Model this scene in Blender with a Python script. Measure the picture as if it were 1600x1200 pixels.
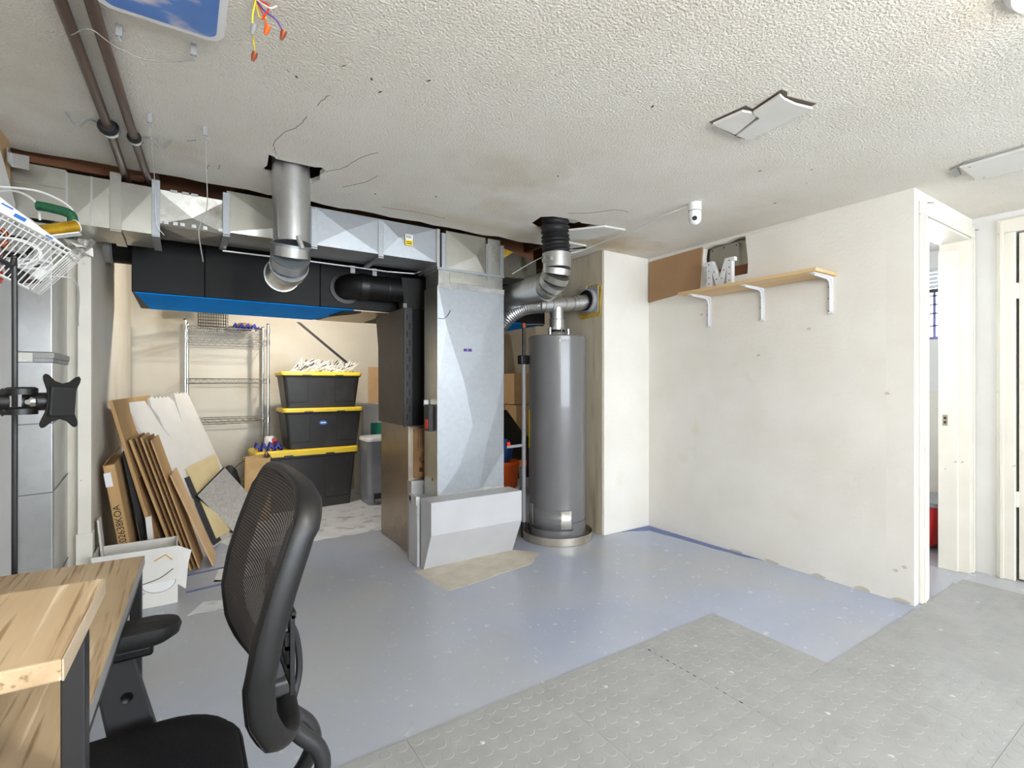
import bpy, bmesh, math, random
from mathutils import Vector, Matrix
from mathutils.geometry import tessellate_polygon
for o in list(bpy.data.objects): bpy.data.objects.remove(o)
random.seed(7)
S = bpy.context.scene
COL = S.collection
PI = math.pi

# ------------------------------------------------------------------ camera, sky, daylight, exposure
cam = bpy.data.cameras.new('camera'); cam.sensor_width = 36; cam.lens = 782 / 1600 * 36; cam.clip_start = .02
camo = bpy.data.objects.new('camera', cam); COL.objects.link(camo)
camo.location = (0, 0, 1.2); camo.rotation_euler = (PI / 2, 0, -math.radians(33.4)); S.camera = camo
w = bpy.data.worlds.new('sky'); S.world = w; w.use_nodes = True
w.node_tree.nodes['Background'].inputs[0].default_value = (.78, .88, 1, 1)
w.node_tree.nodes['Background'].inputs[1].default_value = 2.2
S.view_settings.view_transform = 'Standard'; S.view_settings.look = 'None'
S.view_settings.exposure = 1.73; S.view_settings.gamma = 1; S.view_settings.use_curve_mapping = False
def area(name, loc, target, sx, sy, power, col):
    l = bpy.data.lights.new(name, 'AREA'); l.shape = 'RECTANGLE'; l.size = sx; l.size_y = sy; l.energy = power; l.color = col
    o = bpy.data.objects.new(name, l); COL.objects.link(o); o.location = loc
    o.rotation_euler = (Vector(target) - Vector(loc)).to_track_quat('-Z', 'Y').to_euler(); return o
area('daylight_side_room', (5.22, 1.9, 1.85), (3.4, 1.2, .6), .8, .55, 42, (.9, .95, 1))
area('fill_rear_window', (1.75, -3.3, 1.4), (1.75, 0, 1.4), 4.2, 1.35, 55, (.87, .93, 1))  # added fill lamp, shines in through the invented rear windows
DOME_E, BULB_E = 40.0, 340.0

# ------------------------------------------------------------------ materials
def lin(c):
    return tuple(((v / 255) / 12.92 if v / 255 <= .04045 else ((v / 255 + .055) / 1.055) ** 2.4) for v in c)
MATS = {}
def mat(name, c1, c2=None, rough=.55, metal=0., vs=4., vd=4, bump=0., bs=60., bd=3, stretch=(1, 1, 1), contrast=(.35, .65), emit=0, spec=.5, kind='noise', sheen=0, coat=0):
    m = bpy.data.materials.new(name); m.use_nodes = True; nt = m.node_tree; n = nt.nodes; L = nt.links.new
    b = n['Principled BSDF']; b.inputs['Roughness'].default_value = rough; b.inputs['Metallic'].default_value = metal
    b.inputs['Specular IOR Level'].default_value = spec; b.inputs['Coat Weight'].default_value = coat
    a = lin(c1) + (1,); b.inputs['Base Color'].default_value = a
    if emit: b.inputs['Emission Color'].default_value = a; b.inputs['Emission Strength'].default_value = emit
    tc = n.new('ShaderNodeTexCoord'); mp = n.new('ShaderNodeMapping'); mp.inputs['Scale'].default_value = stretch
    L(tc.outputs['Object'], mp.inputs[0])
    if c2:
        if kind == 'voronoi':
            t = n.new('ShaderNodeTexVoronoi'); t.inputs['Scale'].default_value = vs; out = t.outputs['Color']
        else:
            t = n.new('ShaderNodeTexNoise'); t.inputs['Scale'].default_value = vs; t.inputs['Detail'].default_value = vd; out = t.outputs['Fac']
        L(mp.outputs[0], t.inputs['Vector'])
        r = n.new('ShaderNodeValToRGB'); r.color_ramp.elements[0].position = contrast[0]; r.color_ramp.elements[1].position = contrast[1]
        r.color_ramp.elements[0].color = a; r.color_ramp.elements[1].color = lin(c2) + (1,)
        L(out, r.inputs[0]); L(r.outputs[0], b.inputs['Base Color'])
    if bump:
        t = n.new('ShaderNodeTexNoise'); t.inputs['Scale'].default_value = bs; t.inputs['Detail'].default_value = bd
        L(mp.outputs[0], t.inputs['Vector']); bp = n.new('ShaderNodeBump'); bp.inputs['Strength'].default_value = min(1, bump); bp.inputs['Distance'].default_value = .01 * bump
        L(t.outputs['Fac'], bp.inputs['Height']); L(bp.outputs[0], b.inputs['Normal'])
    MATS[name] = m; return m
def stains(m, col, scale, lo, hi, seed=0., detail=5, stretch=(1, 1, 1)):
    """mix a second colour over the material where a noise passes a threshold (dirt with a shape of its own)"""
    nt = m.node_tree; n = nt.nodes; L = nt.links.new; b = n['Principled BSDF']; s = b.inputs['Base Color']
    mx = n.new('ShaderNodeMix'); mx.data_type = 'RGBA'
    if s.is_linked: L(s.links[0].from_socket, mx.inputs[6])
    else: mx.inputs[6].default_value = s.default_value
    mx.inputs[7].default_value = lin(col) + (1,)
    tc = n.new('ShaderNodeTexCoord'); mp = n.new('ShaderNodeMapping'); mp.inputs['Location'].default_value = (seed, seed * 1.7, seed * .6); mp.inputs['Scale'].default_value = stretch
    L(tc.outputs['Object'], mp.inputs[0]); t = n.new('ShaderNodeTexNoise'); t.inputs['Scale'].default_value = scale; t.inputs['Detail'].default_value = detail; L(mp.outputs[0], t.inputs['Vector'])
    r = n.new('ShaderNodeMapRange'); r.inputs[1].default_value = lo; r.inputs[2].default_value = hi; L(t.outputs['Fac'], r.inputs[0])
    L(r.outputs[0], mx.inputs[0]); L(mx.outputs[2], b.inputs['Base Color']); return m

stains(mat('ceiling', (242, 237, 227), (235, 229, 217), rough=.9, vs=2.2, bump=1.35, bs=115, bd=6), (205, 188, 150), 1.1, .6, .82, 3)
stains(mat('plaster', (232, 229, 222), (225, 221, 212), rough=.8, vs=2.5, bump=.5, bs=50, bd=5), (214, 202, 172), 2.3, .64, .85, 8)
mat('drywall', (228, 228, 226), (220, 219, 216), rough=.75, vs=3, bump=.08, bs=90)
stains(mat('storage_wall', (226, 221, 209), (217, 210, 195), rough=.8, vs=2, bump=.15, bs=30), (204, 190, 160), 1.7, .6, .85, 5)
stains(mat('old_plaster', (205, 196, 176), (182, 170, 146), rough=.9, vs=5, bump=.5, bs=30, stretch=(1, 1, .18)), (140, 124, 100), 7, .55, .75, 2, stretch=(1, 1, .15))
stains(mat('trim_paint', (232, 228, 217), (225, 220, 207), rough=.45, vs=4, bump=.06, bs=40), (150, 130, 100), 22, .72, .8, 1)
fm = mat('floor_paint', (174, 182, 201), (163, 171, 191), rough=.34, vs=1.6, vd=8, bump=.06, bs=25, coat=.15)
stains(fm, (178, 181, 186), .8, .44, .6, 4); stains(fm, (212, 213, 212), 40, .655, .72, 9, 8); stains(fm, (200, 201, 202), 16, .65, .7, 21, 9); stains(fm, (192, 188, 178), 9, .7, .74, 33, 9); stains(fm, (110, 110, 106), 30, .74, .77, 14, 6)
fw = mat('floor_white', (232, 233, 235), (218, 219, 222), rough=.35, vs=6, vd=8); stains(fw, (178, 181, 188), 9, .55, .66, 3)
fr = mat('floor_raw', (206, 199, 184), (190, 182, 166), rough=.8, vs=9, vd=8, bump=.1); stains(fr, (120, 110, 98), 6, .66, .75, 3); stains(fr, (160, 120, 84), 3, .66, .8, 6)
mat('floor_blue', (86, 104, 160), (108, 122, 166), rough=.4, vs=9)
def blot(m, c, r, col, amt, ns=4.):
    """weathered area with a soft ragged outline round point c (object space)"""
    nt = m.node_tree; n = nt.nodes; L = nt.links.new; b = n['Principled BSDF']; src = b.inputs['Base Color'].links[0].from_socket
    tc = n.new('ShaderNodeTexCoord'); sb = n.new('ShaderNodeVectorMath'); sb.operation = 'SUBTRACT'; sb.inputs[1].default_value = c; L(tc.outputs['Object'], sb.inputs[0])
    dv = n.new('ShaderNodeVectorMath'); dv.operation = 'DIVIDE'; dv.inputs[1].default_value = r; L(sb.outputs[0], dv.inputs[0]); ln = n.new('ShaderNodeVectorMath'); ln.operation = 'LENGTH'; L(dv.outputs[0], ln.inputs[0])
    t = n.new('ShaderNodeTexNoise'); t.inputs['Scale'].default_value = ns; t.inputs['Detail'].default_value = 6; L(tc.outputs['Object'], t.inputs['Vector'])
    a = n.new('ShaderNodeMath'); a.operation = 'MULTIPLY_ADD'; a.inputs[1].default_value = 1.6; L(t.outputs['Fac'], a.inputs[0]); L(ln.outputs['Value'], a.inputs[2])
    q = n.new('ShaderNodeMapRange'); q.inputs[1].default_value = 1.75; q.inputs[2].default_value = .9; q.inputs[3].default_value = 0; q.inputs[4].default_value = amt; L(a.outputs[0], q.inputs[0])
    mx = n.new('ShaderNodeMix'); mx.data_type = 'RGBA'; L(q.outputs[0], mx.inputs[0]); L(src, mx.inputs[6]); mx.inputs[7].default_value = lin(col) + (1,); L(mx.outputs[2], b.inputs['Base Color'])
mm = mat('rubber_mat', (164, 165, 164), (156, 157, 157), rough=.55, vs=8, bump=.04, bs=200); stains(mm, (210, 211, 210), 21, .7, .75, 2, 7); stains(mm, (104, 104, 102), 33, .755, .775, 7, 6)
mat('concrete', (170, 170, 166), (156, 156, 152), rough=.7, vs=6)
def metal(name, c1, c2, rough=.38, vs=38, mt=.92):
    m = mat(name, c1, c2, rough=rough, metal=mt, vs=vs, kind='voronoi', contrast=(.1, .9), bump=.06, bs=7, bd=2); return m
metal('galvanized', (164, 168, 172), (159, 163, 167), .5)
stains(metal('galvanized_dirty', (176, 175, 168), (160, 159, 152), .4), (120, 112, 98), 5, .58, .72, 2)
metal('galvanized_bright', (202, 203, 203), (196, 197, 197), .3, 25)
stains(metal('duct_warm', (182, 180, 170), (174, 172, 162), .33, 16), (150, 140, 118), 3, .6, .8, 4)
metal('stainless_brown', (168, 155, 138), (160, 147, 130), .36, 10)
mat('sealant', (148, 148, 146), (170, 170, 166), rough=.8, vs=14, bump=.5, bs=40)
mat('white_metal', (194, 194, 196), (188, 188, 190), rough=.45, vs=5)
mat('grey_tank', (112, 111, 112), (108, 107, 108), rough=.28, vs=3, coat=.3)
mat('pan_metal', (205, 198, 186), (176, 164, 146), rough=.4, metal=.75, vs=7)
mat('black_paint', (17, 16, 17), (21, 20, 20), spec=.3, rough=.55, vs=5)
mat('dark_panel', (92, 84, 76), (84, 76, 68), rough=.6, vs=6)
mat('black_plastic', (17, 17, 18), rough=.42); mat('black_rubber', (24, 24, 25), (33, 33, 33), rough=.6, vs=30, bump=.3, bs=60)
mat('black_metal', (34, 34, 36), rough=.42, spec=.5); mat('graphite', (54, 54, 56), rough=.5)
mat('seat_fabric', (28, 28, 30), (36, 36, 38), rough=.95, vs=350, bump=.35, bs=420, spec=.2)
mat('blue_tape', (0, 152, 255), (0, 144, 250), spec=.05, rough=.8, vs=4)
mat('joist', (122, 78, 48), (92, 56, 34), rough=.8, vs=5, stretch=(1, .12, 1), bump=.1)
mat('subfloor', (70, 50, 36), (56, 40, 30), rough=.9, vs=6)
mat('plywood', (190, 160, 118), (170, 138, 98), rough=.7, vs=8, stretch=(1, 1, .1))
def wood():
    m = mat('oak', (186, 165, 134), (160, 136, 104), rough=.5, vs=22, vd=9, stretch=(1, .1, 1), contrast=(.32, .7), bump=.03, bs=40)
    stains(m, (136, 110, 80), 120, .57, .66, 5, 5, (1, .03, 1)); stains(m, (208, 192, 166), 100, .6, .68, 2, 5, (1, .03, 1))
    n = m.node_tree.nodes; L = m.node_tree.links.new; b = n['Principled BSDF']; src = b.inputs['Base Color'].links[0].from_socket
    tc = n.new('ShaderNodeTexCoord'); mp = n.new('ShaderNodeMapping'); mp.inputs['Rotation'].default_value = (0, 0, PI / 2); L(tc.outputs['Object'], mp.inputs[0])
    br = n.new('ShaderNodeTexBrick'); br.inputs['Scale'].default_value = 1; br.inputs['Brick Width'].default_value = .55; br.inputs['Row Height'].default_value = .095; br.inputs['Mortar Size'].default_value = 0; br.inputs['Color1'].default_value = (.86, .84, .81, 1); br.inputs['Color2'].default_value = (1.03, 1.02, 1.0, 1); L(mp.outputs[0], br.inputs['Vector'])
    mx = n.new('ShaderNodeMix'); mx.data_type = 'RGBA'; mx.blend_type = 'MULTIPLY'; mx.inputs[0].default_value = 1; L(src, mx.inputs[6]); L(br.outputs['Color'], mx.inputs[7]); L(mx.outputs[2], b.inputs['Base Color']); return m
wood(); mat('oak_edge', (186, 172, 152), (168, 150, 126), rough=.6, vs=40, stretch=(.2, .2, 1))
mat('shelf_pine', (222, 190, 142), (208, 174, 124), rough=.55, vs=12, stretch=(1, .1, 1))
mat('cardboard', (196, 160, 112), (182, 146, 98), rough=.85, vs=9, stretch=(1, 1, .3)); mat('cardboard_dark', (150, 112, 72), (128, 94, 60), rough=.85, vs=9)
mat('cardboard_pale', (214, 180, 138), (204, 168, 124), rough=.85, vs=6); mat('kraft', (206, 172, 122), (188, 152, 102), rough=.85, vs=7, bump=.3, bs=12)
mat('brown_panel', (160, 126, 92), (152, 118, 84), rough=.7, vs=4)
mat('white_board', (226, 224, 219), (218, 215, 209), rough=.7, vs=4); mat('foam_yellow', (222, 204, 158), (212, 192, 144), rough=.8, vs=6)
mat('white_plastic', (232, 232, 232), rough=.4); mat('white_paper', (236, 236, 236), (226, 226, 226), rough=.7, vs=5)
metal('foil', (226, 224, 218), (206, 202, 192), .3, 60, .45)
mat('bin_black', (42, 41, 41), (56, 54, 52), rough=.42, vs=4, contrast=(.5, .7)); mat('bin_line', (22, 22, 23), rough=.6)
mat('lid_yellow', (246, 212, 66), (240, 204, 54), rough=.4, vs=4)
mat('blue_plastic', (26, 32, 128), (34, 42, 150), rough=.25, vs=5); mat('bin_grey', (150, 153, 161), (130, 133, 142), rough=.42, vs=4)
mat('can_lid', (222, 223, 226), rough=.4); mat('chrome', (208, 212, 214), rough=.2, metal=1)
mat('black_wire', (30, 28, 27), rough=.5); mat('white_wire', (226, 225, 222), rough=.45); mat('grey_cable', (158, 156, 150), rough=.5)
mat('brown_pipe', (104, 84, 72), (84, 66, 56), rough=.38, metal=.3, vs=10, stretch=(1, .1, 1)); mat('copper', (190, 104, 70), (120, 66, 48), rough=.4, metal=.7, vs=20)
mat('red', (222, 40, 38), rough=.4); mat('orange', (244, 104, 28), rough=.45); mat('green', (22, 96, 60), (16, 70, 44), rough=.7, vs=90); mat('teal', (26, 132, 104), rough=.6)
mat('gold', (206, 168, 44), (160, 120, 24), rough=.25, metal=.5, vs=14, stretch=(1, 1, 1)); mat('yellow', (244, 216, 40), rough=.5); mat('foam_gap', (206, 172, 62), (170, 138, 44), rough=.9, vs=20, bump=.6, bs=50)
mat('purple', (84, 56, 150), rough=.6); mat('ink', (40, 34, 28), rough=.8); mat('ink_gold', (222, 168, 56), rough=.7); mat('ink_blue', (40, 110, 190), rough=.6)
mat('crack', (96, 86, 74), rough=.9); mat('bracket_white', (226, 226, 230), rough=.4); mat('letter', (222, 223, 226), rough=.4)
mat('muntin', (128, 124, 176), rough=.5); mat('blind', (212, 214, 220), rough=.6); mat('grey_fit', (150, 150, 152), rough=.5); mat('blue_fabric', (42, 96, 170), rough=.8)
mat('dome', (255, 250, 240), rough=.4, emit=DOME_E); mat('dome_dim', (255, 250, 240), rough=.4, emit=DOME_E * .3); mat('bulb', (255, 247, 232), rough=.4, emit=BULB_E)
def sky_print():
    m = mat('sky_print', (70, 116, 190), (96, 140, 206), rough=.35, vs=3); stains(m, (226, 214, 216), 7, .52, .68, 3.2, 6, (1, 2.0, 1)); return m
sky_print()
def glass():
    m = bpy.data.materials.new('glass'); m.use_nodes = True; n = m.node_tree.nodes; L = m.node_tree.links.new
    n.remove(n['Principled BSDF']); t = n.new('ShaderNodeBsdfTransparent'); g = n.new('ShaderNodeBsdfGlossy'); g.inputs['Roughness'].default_value = .03
    f = n.new('ShaderNodeFresnel'); x = n.new('ShaderNodeMixShader'); L(f.outputs[0], x.inputs[0]); L(t.outputs[0], x.inputs[1]); L(g.outputs[0], x.inputs[2]); L(x.outputs[0], n['Material Output'].inputs[0]); MATS['glass'] = m
glass()
def net():
    """chair back netting: fine woven rows with small holes"""
    m = mat('netting', (74, 66, 62), rough=.75, spec=.25); n = m.node_tree.nodes; L = m.node_tree.links.new; b = n['Principled BSDF']
    tc = n.new('ShaderNodeTexCoord'); sp = n.new('ShaderNodeSeparateXYZ'); L(tc.outputs['Object'], sp.inputs[0])
    def sine(sock, k, ph=0):
        a = n.new('ShaderNodeMath'); a.operation = 'MULTIPLY_ADD'; a.inputs[1].default_value = k; a.inputs[2].default_value = ph; L(sock, a.inputs[0])
        s = n.new('ShaderNodeMath'); s.operation = 'SINE'; L(a.outputs[0], s.inputs[0]); return s.outputs[0]
    zz = sine(sp.outputs[2], 2 * PI / .0056); yy = sine(sp.outputs[1], 2 * PI / .0062)
    g1 = n.new('ShaderNodeMath'); g1.operation = 'MINIMUM'; L(zz, g1.inputs[0]); L(yy, g1.inputs[1])
    g2 = n.new('ShaderNodeMath'); g2.operation = 'GREATER_THAN'; g2.inputs[1].default_value = .42; L(g1.outputs[0], g2.inputs[0])
    iv = n.new('ShaderNodeMath'); iv.operation = 'SUBTRACT'; iv.inputs[0].default_value = 1; L(g2.outputs[0], iv.inputs[1]); L(iv.outputs[0], b.inputs['Alpha'])
    mx = n.new('ShaderNodeMix'); mx.data_type = 'RGBA'; mx.inputs[6].default_value = lin((34, 31, 30)) + (1,); mx.inputs[7].default_value = lin((96, 88, 83)) + (1,)
    r = n.new('ShaderNodeMapRange'); r.inputs[1].default_value = -1; r.inputs[2].default_value = 1; L(zz, r.inputs[0]); L(r.outputs[0], mx.inputs[0]); L(mx.outputs[2], b.inputs['Base Color'])
net()

blot(MATS['ceiling'], (2.75 - 2.23, 2.75 - .11, 0), (.55, .3, 1), (196, 172, 126), .75); blot(MATS['ceiling'], (1.6 - 2.23, 2.92 - .11, 0), (.7, .16, 1), (206, 188, 152), .6); blot(MATS['ceiling'], (-.55 - 2.23, 2.2 - .11, 0), (.3, .8, 1), (214, 204, 184), .7); blot(MATS['ceiling'], (1.4 - 2.23, 2.1 - .11, 0), (.45, .3, 1), (216, 206, 188), .6, 7); blot(MATS['floor_paint'], (.5 - 2.5, 2.3 - 1.45, 0), (1.0, 1.3, 1), (170, 173, 174), .75, 2.)

# ------------------------------------------------------------------ mesh helpers
BASE = {}
class MB:
    def __init__(s): s.v = []; s.f = []
    def add(s, vs, fs):
        k = len(s.v); s.v += [Vector(p) for p in vs]; s.f += [tuple(i + k for i in f) for f in fs]; return s
    def box(s, x0, x1, y0, y1, z0, z1, M=None):
        vs = [Vector((x, y, z)) for z in (z0, z1) for y in (y0, y1) for x in (x0, x1)]
        if M: vs = [M @ p for p in vs]
        return s.add(vs, [(0, 2, 3, 1), (4, 5, 7, 6), (0, 1, 5, 4), (2, 6, 7, 3), (0, 4, 6, 2), (1, 3, 7, 5)])
    def prism(s, pts, ext):
        n = len(pts); e = Vector(ext); P = [Vector(p) for p in pts]
        tris = tessellate_polygon([P]) if n > 4 else None
        f0 = [tuple(t) for t in tris] if tris else [tuple(range(n))]
        nrm = Vector((0, 0, 0))
        for i in range(n): nrm += P[i].cross(P[(i + 1) % n])
        if tris:
            def tn(t): return (P[t[1]] - P[t[0]]).cross(P[t[2]] - P[t[0]])
            f0 = [t if tn(t).dot(nrm) > 0 else t[::-1] for t in f0]
        up = nrm.dot(e) > 0
        fs = [(f[::-1] if up else f) for f in f0] + [tuple(i + n for i in (f if up else f[::-1])) for f in f0]
        for i in range(n):
            j = (i + 1) % n; q = (i, j, j + n, i + n); fs.append(q if up else q[::-1])
        return s.add(P + [p + e for p in P], fs)
    def slab(s, loops, fn, d0, d1):
        """polygon with holes in 2d, mapped to 3d by fn(u, v, d)"""
        L3 = [[Vector((a, b, 0)) for a, b in lp] for lp in loops]; flat = [p for lp in L3 for p in lp]; n = len(flat)
        T = []
        for t in tessellate_polygon(L3):
            a, b, c = (flat[i] for i in t)
            T.append(tuple(t) if (b - a).cross(c - a).z > 0 else tuple(t)[::-1])
        vs = [fn(p.x, p.y, d0) for p in flat] + [fn(p.x, p.y, d1) for p in flat]
        fs = [t[::-1] for t in T] + [tuple(i + n for i in t) for t in T]; k = 0
        for lp in loops:
            m = len(lp); ar = sum(lp[i][0] * lp[(i + 1) % m][1] - lp[(i + 1) % m][0] * lp[i][1] for i in range(m)); outer = lp is loops[0]
            for i in range(m):
                j = (i + 1) % m; q = (k + i, k + j, k + j + n, k + i + n); fs.append(q if (ar > 0) == outer else q[::-1])
            k += m
        return s.add(vs, fs)
    def tube(s, path, r, n=10, caps=True, closed=False, flat=1., up=None):
        P = [Vector(p) for p in path]; m = len(P); R = r if isinstance(r, (list, tuple)) else [r] * m; rings = []; prev = None
        for i in range(m):
            if closed: t = (P[(i + 1) % m] - P[i - 1])
            else: t = P[min(i + 1, m - 1)] - P[max(i - 1, 0)]
            t.normalize()
            if prev is None:
                a = Vector(up) if up else (Vector((0, 0, 1)) if abs(t.z) < .9 else Vector((1, 0, 0))); u = (a - t * a.dot(t)).normalized()
            else:
                u = prev - t * prev.dot(t); u = u.normalized() if u.length > 1e-6 else t.orthogonal().normalized()
            prev = u; b = t.cross(u); rings.append([P[i] + (u * math.cos(2 * PI * k / n) + b * math.sin(2 * PI * k / n) * flat) * R[i] for k in range(n)])
        vs = [p for rg in rings for p in rg]; fs = []
        for i in range(m if closed else m - 1):
            a = i * n; c = ((i + 1) % m) * n
            for k in range(n): l = (k + 1) % n; fs.append((a + k, a + l, c + l, c + k))
        if caps and not closed: fs += [tuple(range(n))[::-1], tuple((m - 1) * n + k for k in range(n))]
        return s.add(vs, fs)
    def lathe(s, prof, o=(0, 0, 0), axis=(0, 0, 1), n=24, caps=True):
        o = Vector(o); ax = Vector(axis).normalized(); u = ax.orthogonal().normalized(); b = ax.cross(u); vs = []
        for r, h in prof:
            for k in range(n): vs.append(o + ax * h + (u * math.cos(2 * PI * k / n) + b * math.sin(2 * PI * k / n)) * r)
        fs = []; m = len(prof)
        for i in range(m - 1):
            for k in range(n): l = (k + 1) % n; fs.append((i * n + k, i * n + l, (i + 1) * n + l, (i + 1) * n + k))
        if caps: fs += [tuple(range(n))[::-1], tuple((m - 1) * n + k for k in range(n))]
        return s.add(vs, fs)
    def loft(s, secs, caps=True):
        n = len(secs[0]); vs = [p for q in secs for p in q]; fs = []
        for i in range(len(secs) - 1):
            for k in range(n): l = (k + 1) % n; fs.append((i * n + k, i * n + l, (i + 1) * n + l, (i + 1) * n + k))
        if caps: fs += [tuple(range(n))[::-1], tuple((len(secs) - 1) * n + k for k in range(n))]
        return s.add(vs, fs)
    def grid(s, fn, nu, nv):
        vs = [fn(i / nu, j / nv) for j in range(nv + 1) for i in range(nu + 1)]; w_ = nu + 1
        return s.add(vs, [(j * w_ + i, j * w_ + i + 1, (j + 1) * w_ + i + 1, (j + 1) * w_ + i) for j in range(nv) for i in range(nu)])
    def build(s, name, m, parent=None, smooth=False, bevel=0, solid=0, fix=True):
        me = bpy.data.meshes.new(name)
        xs, ys, zs = zip(*s.v); base = Vector(((min(xs) + max(xs)) / 2, (min(ys) + max(ys)) / 2, min(zs)))
        me.from_pydata([p - base for p in s.v], [], s.f); me.validate()
        if fix:
            bm = bmesh.new(); bm.from_mesh(me); bmesh.ops.recalc_face_normals(bm, faces=bm.faces); bm.to_mesh(me); bm.free()
        if smooth:
            me.polygons.foreach_set('use_smooth', [True] * len(me.polygons)); me.set_sharp_from_angle(angle=.7)
        me.materials.append(MATS[m]); o = bpy.data.objects.new(name, me); COL.objects.link(o)
        if parent: o.parent = parent; o.location = base - BASE[parent.name]
        else: o.location = base
        BASE[o.name] = base
        if solid: md = o.modifiers.new('solid', 'SOLIDIFY'); md.thickness = solid
        if bevel: md = o.modifiers.new('bevel', 'BEVEL'); md.width = bevel; md.segments = 2; md.limit_method = 'ANGLE'; md.angle_limit = .6
        return o
def thing(name, label, cat, loc=(0, 0, 0), group=None):
    o = bpy.data.objects.new(name, None); o.empty_display_size = .05; COL.objects.link(o); o.location = loc; BASE[o.name] = Vector(loc)
    return tag(o, label, cat, group)
def tag(o, label, cat, group=None):
    o['label'] = label; o['category'] = cat
    if group: o['group'] = group
    return o
def struct(o): o['kind'] = 'structure'; return o
def stuff(o): o['kind'] = 'stuff'; return o
def share(name, src, parent, loc):
    o = bpy.data.objects.new(name, src.data); COL.objects.link(o); o.parent = parent; o.location = Vector(loc) - BASE[parent.name]; BASE[o.name] = Vector(loc)
    for md in src.modifiers:
        if md.type == 'BEVEL': k = o.modifiers.new('bevel', 'BEVEL'); k.width = md.width; k.segments = md.segments; k.limit_method = 'ANGLE'; k.angle_limit = .6
    return o
def arc(c, a, b, t0, t1, n):
    c, a, b = Vector(c), Vector(a), Vector(b); return [c + a * math.cos(t0 + (t1 - t0) * i / n) + b * math.sin(t0 + (t1 - t0) * i / n) for i in range(n + 1)]
def smoothpath(pts, k=6):
    P = [Vector(p) for p in pts]; P = [P[0] * 2 - P[1]] + P + [P[-1] * 2 - P[-2]]; out = []
    for i in range(1, len(P) - 2):
        for j in range(k):
            t = j / k; a, b, c, d = P[i - 1:i + 3]
            out.append(.5 * (2 * b + (c - a) * t + (2 * a - 5 * b + 4 * c - d) * t * t + (3 * b - a - 3 * c + d) * t ** 3))
    return out + [P[-2]]
def rrect(x0, x1, y0, y1, r, n=4):
    o = []
    for cx, cy, a in ((x1 - r, y0 + r, -PI / 2), (x1 - r, y1 - r, 0), (x0 + r, y1 - r, PI / 2), (x0 + r, y0 + r, PI)):
        o += [(cx + r * math.cos(a + PI / 2 * i / n), cy + r * math.sin(a + PI / 2 * i / n)) for i in range(n + 1)]
    return o
def text_mesh(body, size, M, parent, m, name='lettering'):
    cu = bpy.data.curves.new(name, 'FONT'); cu.body = body; cu.size = size; cu.align_x = 'CENTER'; cu.align_y = 'CENTER'; cu.extrude = .0004
    t = bpy.data.objects.new('tmp', cu); COL.objects.link(t); dg = bpy.context.evaluated_depsgraph_get(); me = bpy.data.meshes.new_from_object(t.evaluated_get(dg)); bpy.data.objects.remove(t)
    me.transform(M); mb = MB(); mb.add([v.co for v in me.vertices], [tuple(p.vertices) for p in me.polygons]); return mb.build(name, m, parent, fix=False)
CZ = 2.26

# ------------------------------------------------------------------ the setting: floor
floor = struct(MB().box(-1.2, 6.2, -3.4, 6.3, -.1, 0).build('floor', 'floor_paint'))
def paint(name, pts, m, h=.0012):
    return MB().prism([(x, y, 0) for x, y in pts], (0, 0, h)).build(name, m, floor)
def wob(x0, y0, x1, y1, n, a):
    return [(x0 + (x1 - x0) * i / n + random.uniform(-a, a), y0 + (y1 - y0) * i / n + random.uniform(-a, a)) for i in range(n)]
paint('raw_concrete_patch', wob(1.24, 3.02, 1.29, 2.62, 8, .006) + wob(1.29, 2.62, 1.95, 2.72, 9, .006) + wob(1.95, 2.72, 2.12, 2.86, 4, .012) + wob(2.12, 2.86, 1.98, 3.05, 5, .012) + wob(1.98, 3.05, 1.24, 3.02, 3, .0), 'floor_raw')
paint('white_paint_patch', wob(.3, 4.2, .45, 4.05, 5, .02) + wob(.45, 4.05, 1.3, 4.02, 12, .02) + wob(1.3, 4.02, 1.9, 4.2, 5, .02) + wob(1.9, 4.2, 1.9, 5.8, 9, .02) + wob(1.9, 5.8, -.3, 5.8, 10, .02) + wob(-.3, 5.8, .2, 4.5, 5, .02), 'floor_white')
paint('white_paint_patch', wob(.14, 3.55, .36, 3.5, 5, .03) + wob(.36, 3.5, .4, 3.75, 5, .03) + wob(.4, 3.75, .16, 3.8, 5, .03), 'floor_white')
paint('white_paint_patch', wob(.05, 3.1, .2, 3.04, 5, .03) + wob(.2, 3.04, .22, 3.2, 5, .03) + wob(.22, 3.2, .08, 3.22, 5, .03), 'floor_white')
for a in (3.42, 3.72): paint('blue_tape_line', [(.02, a), (.62, a + .1), (.62, a + .125), (.02, a + .03)], 'floor_blue')
paint('blue_paint_edge', wob(3.3, 1.9, 3.3, 2.9, 4, 0) + wob(3.3, 2.9, 2.98, 2.9, 4, 0) + wob(2.98, 2.9, 3.2, 2.8, 6, .012) + wob(3.2, 2.8, 3.26, 1.95, 14, .008), 'floor_blue')
paint('worn_concrete_edge', wob(3.26, .95, 3.5, 1.05, 6, .008) + wob(3.5, 1.05, 3.9, 1.05, 3, 0) + wob(3.9, 1.05, 3.25, .9, 10, .015), 'concrete')
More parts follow.
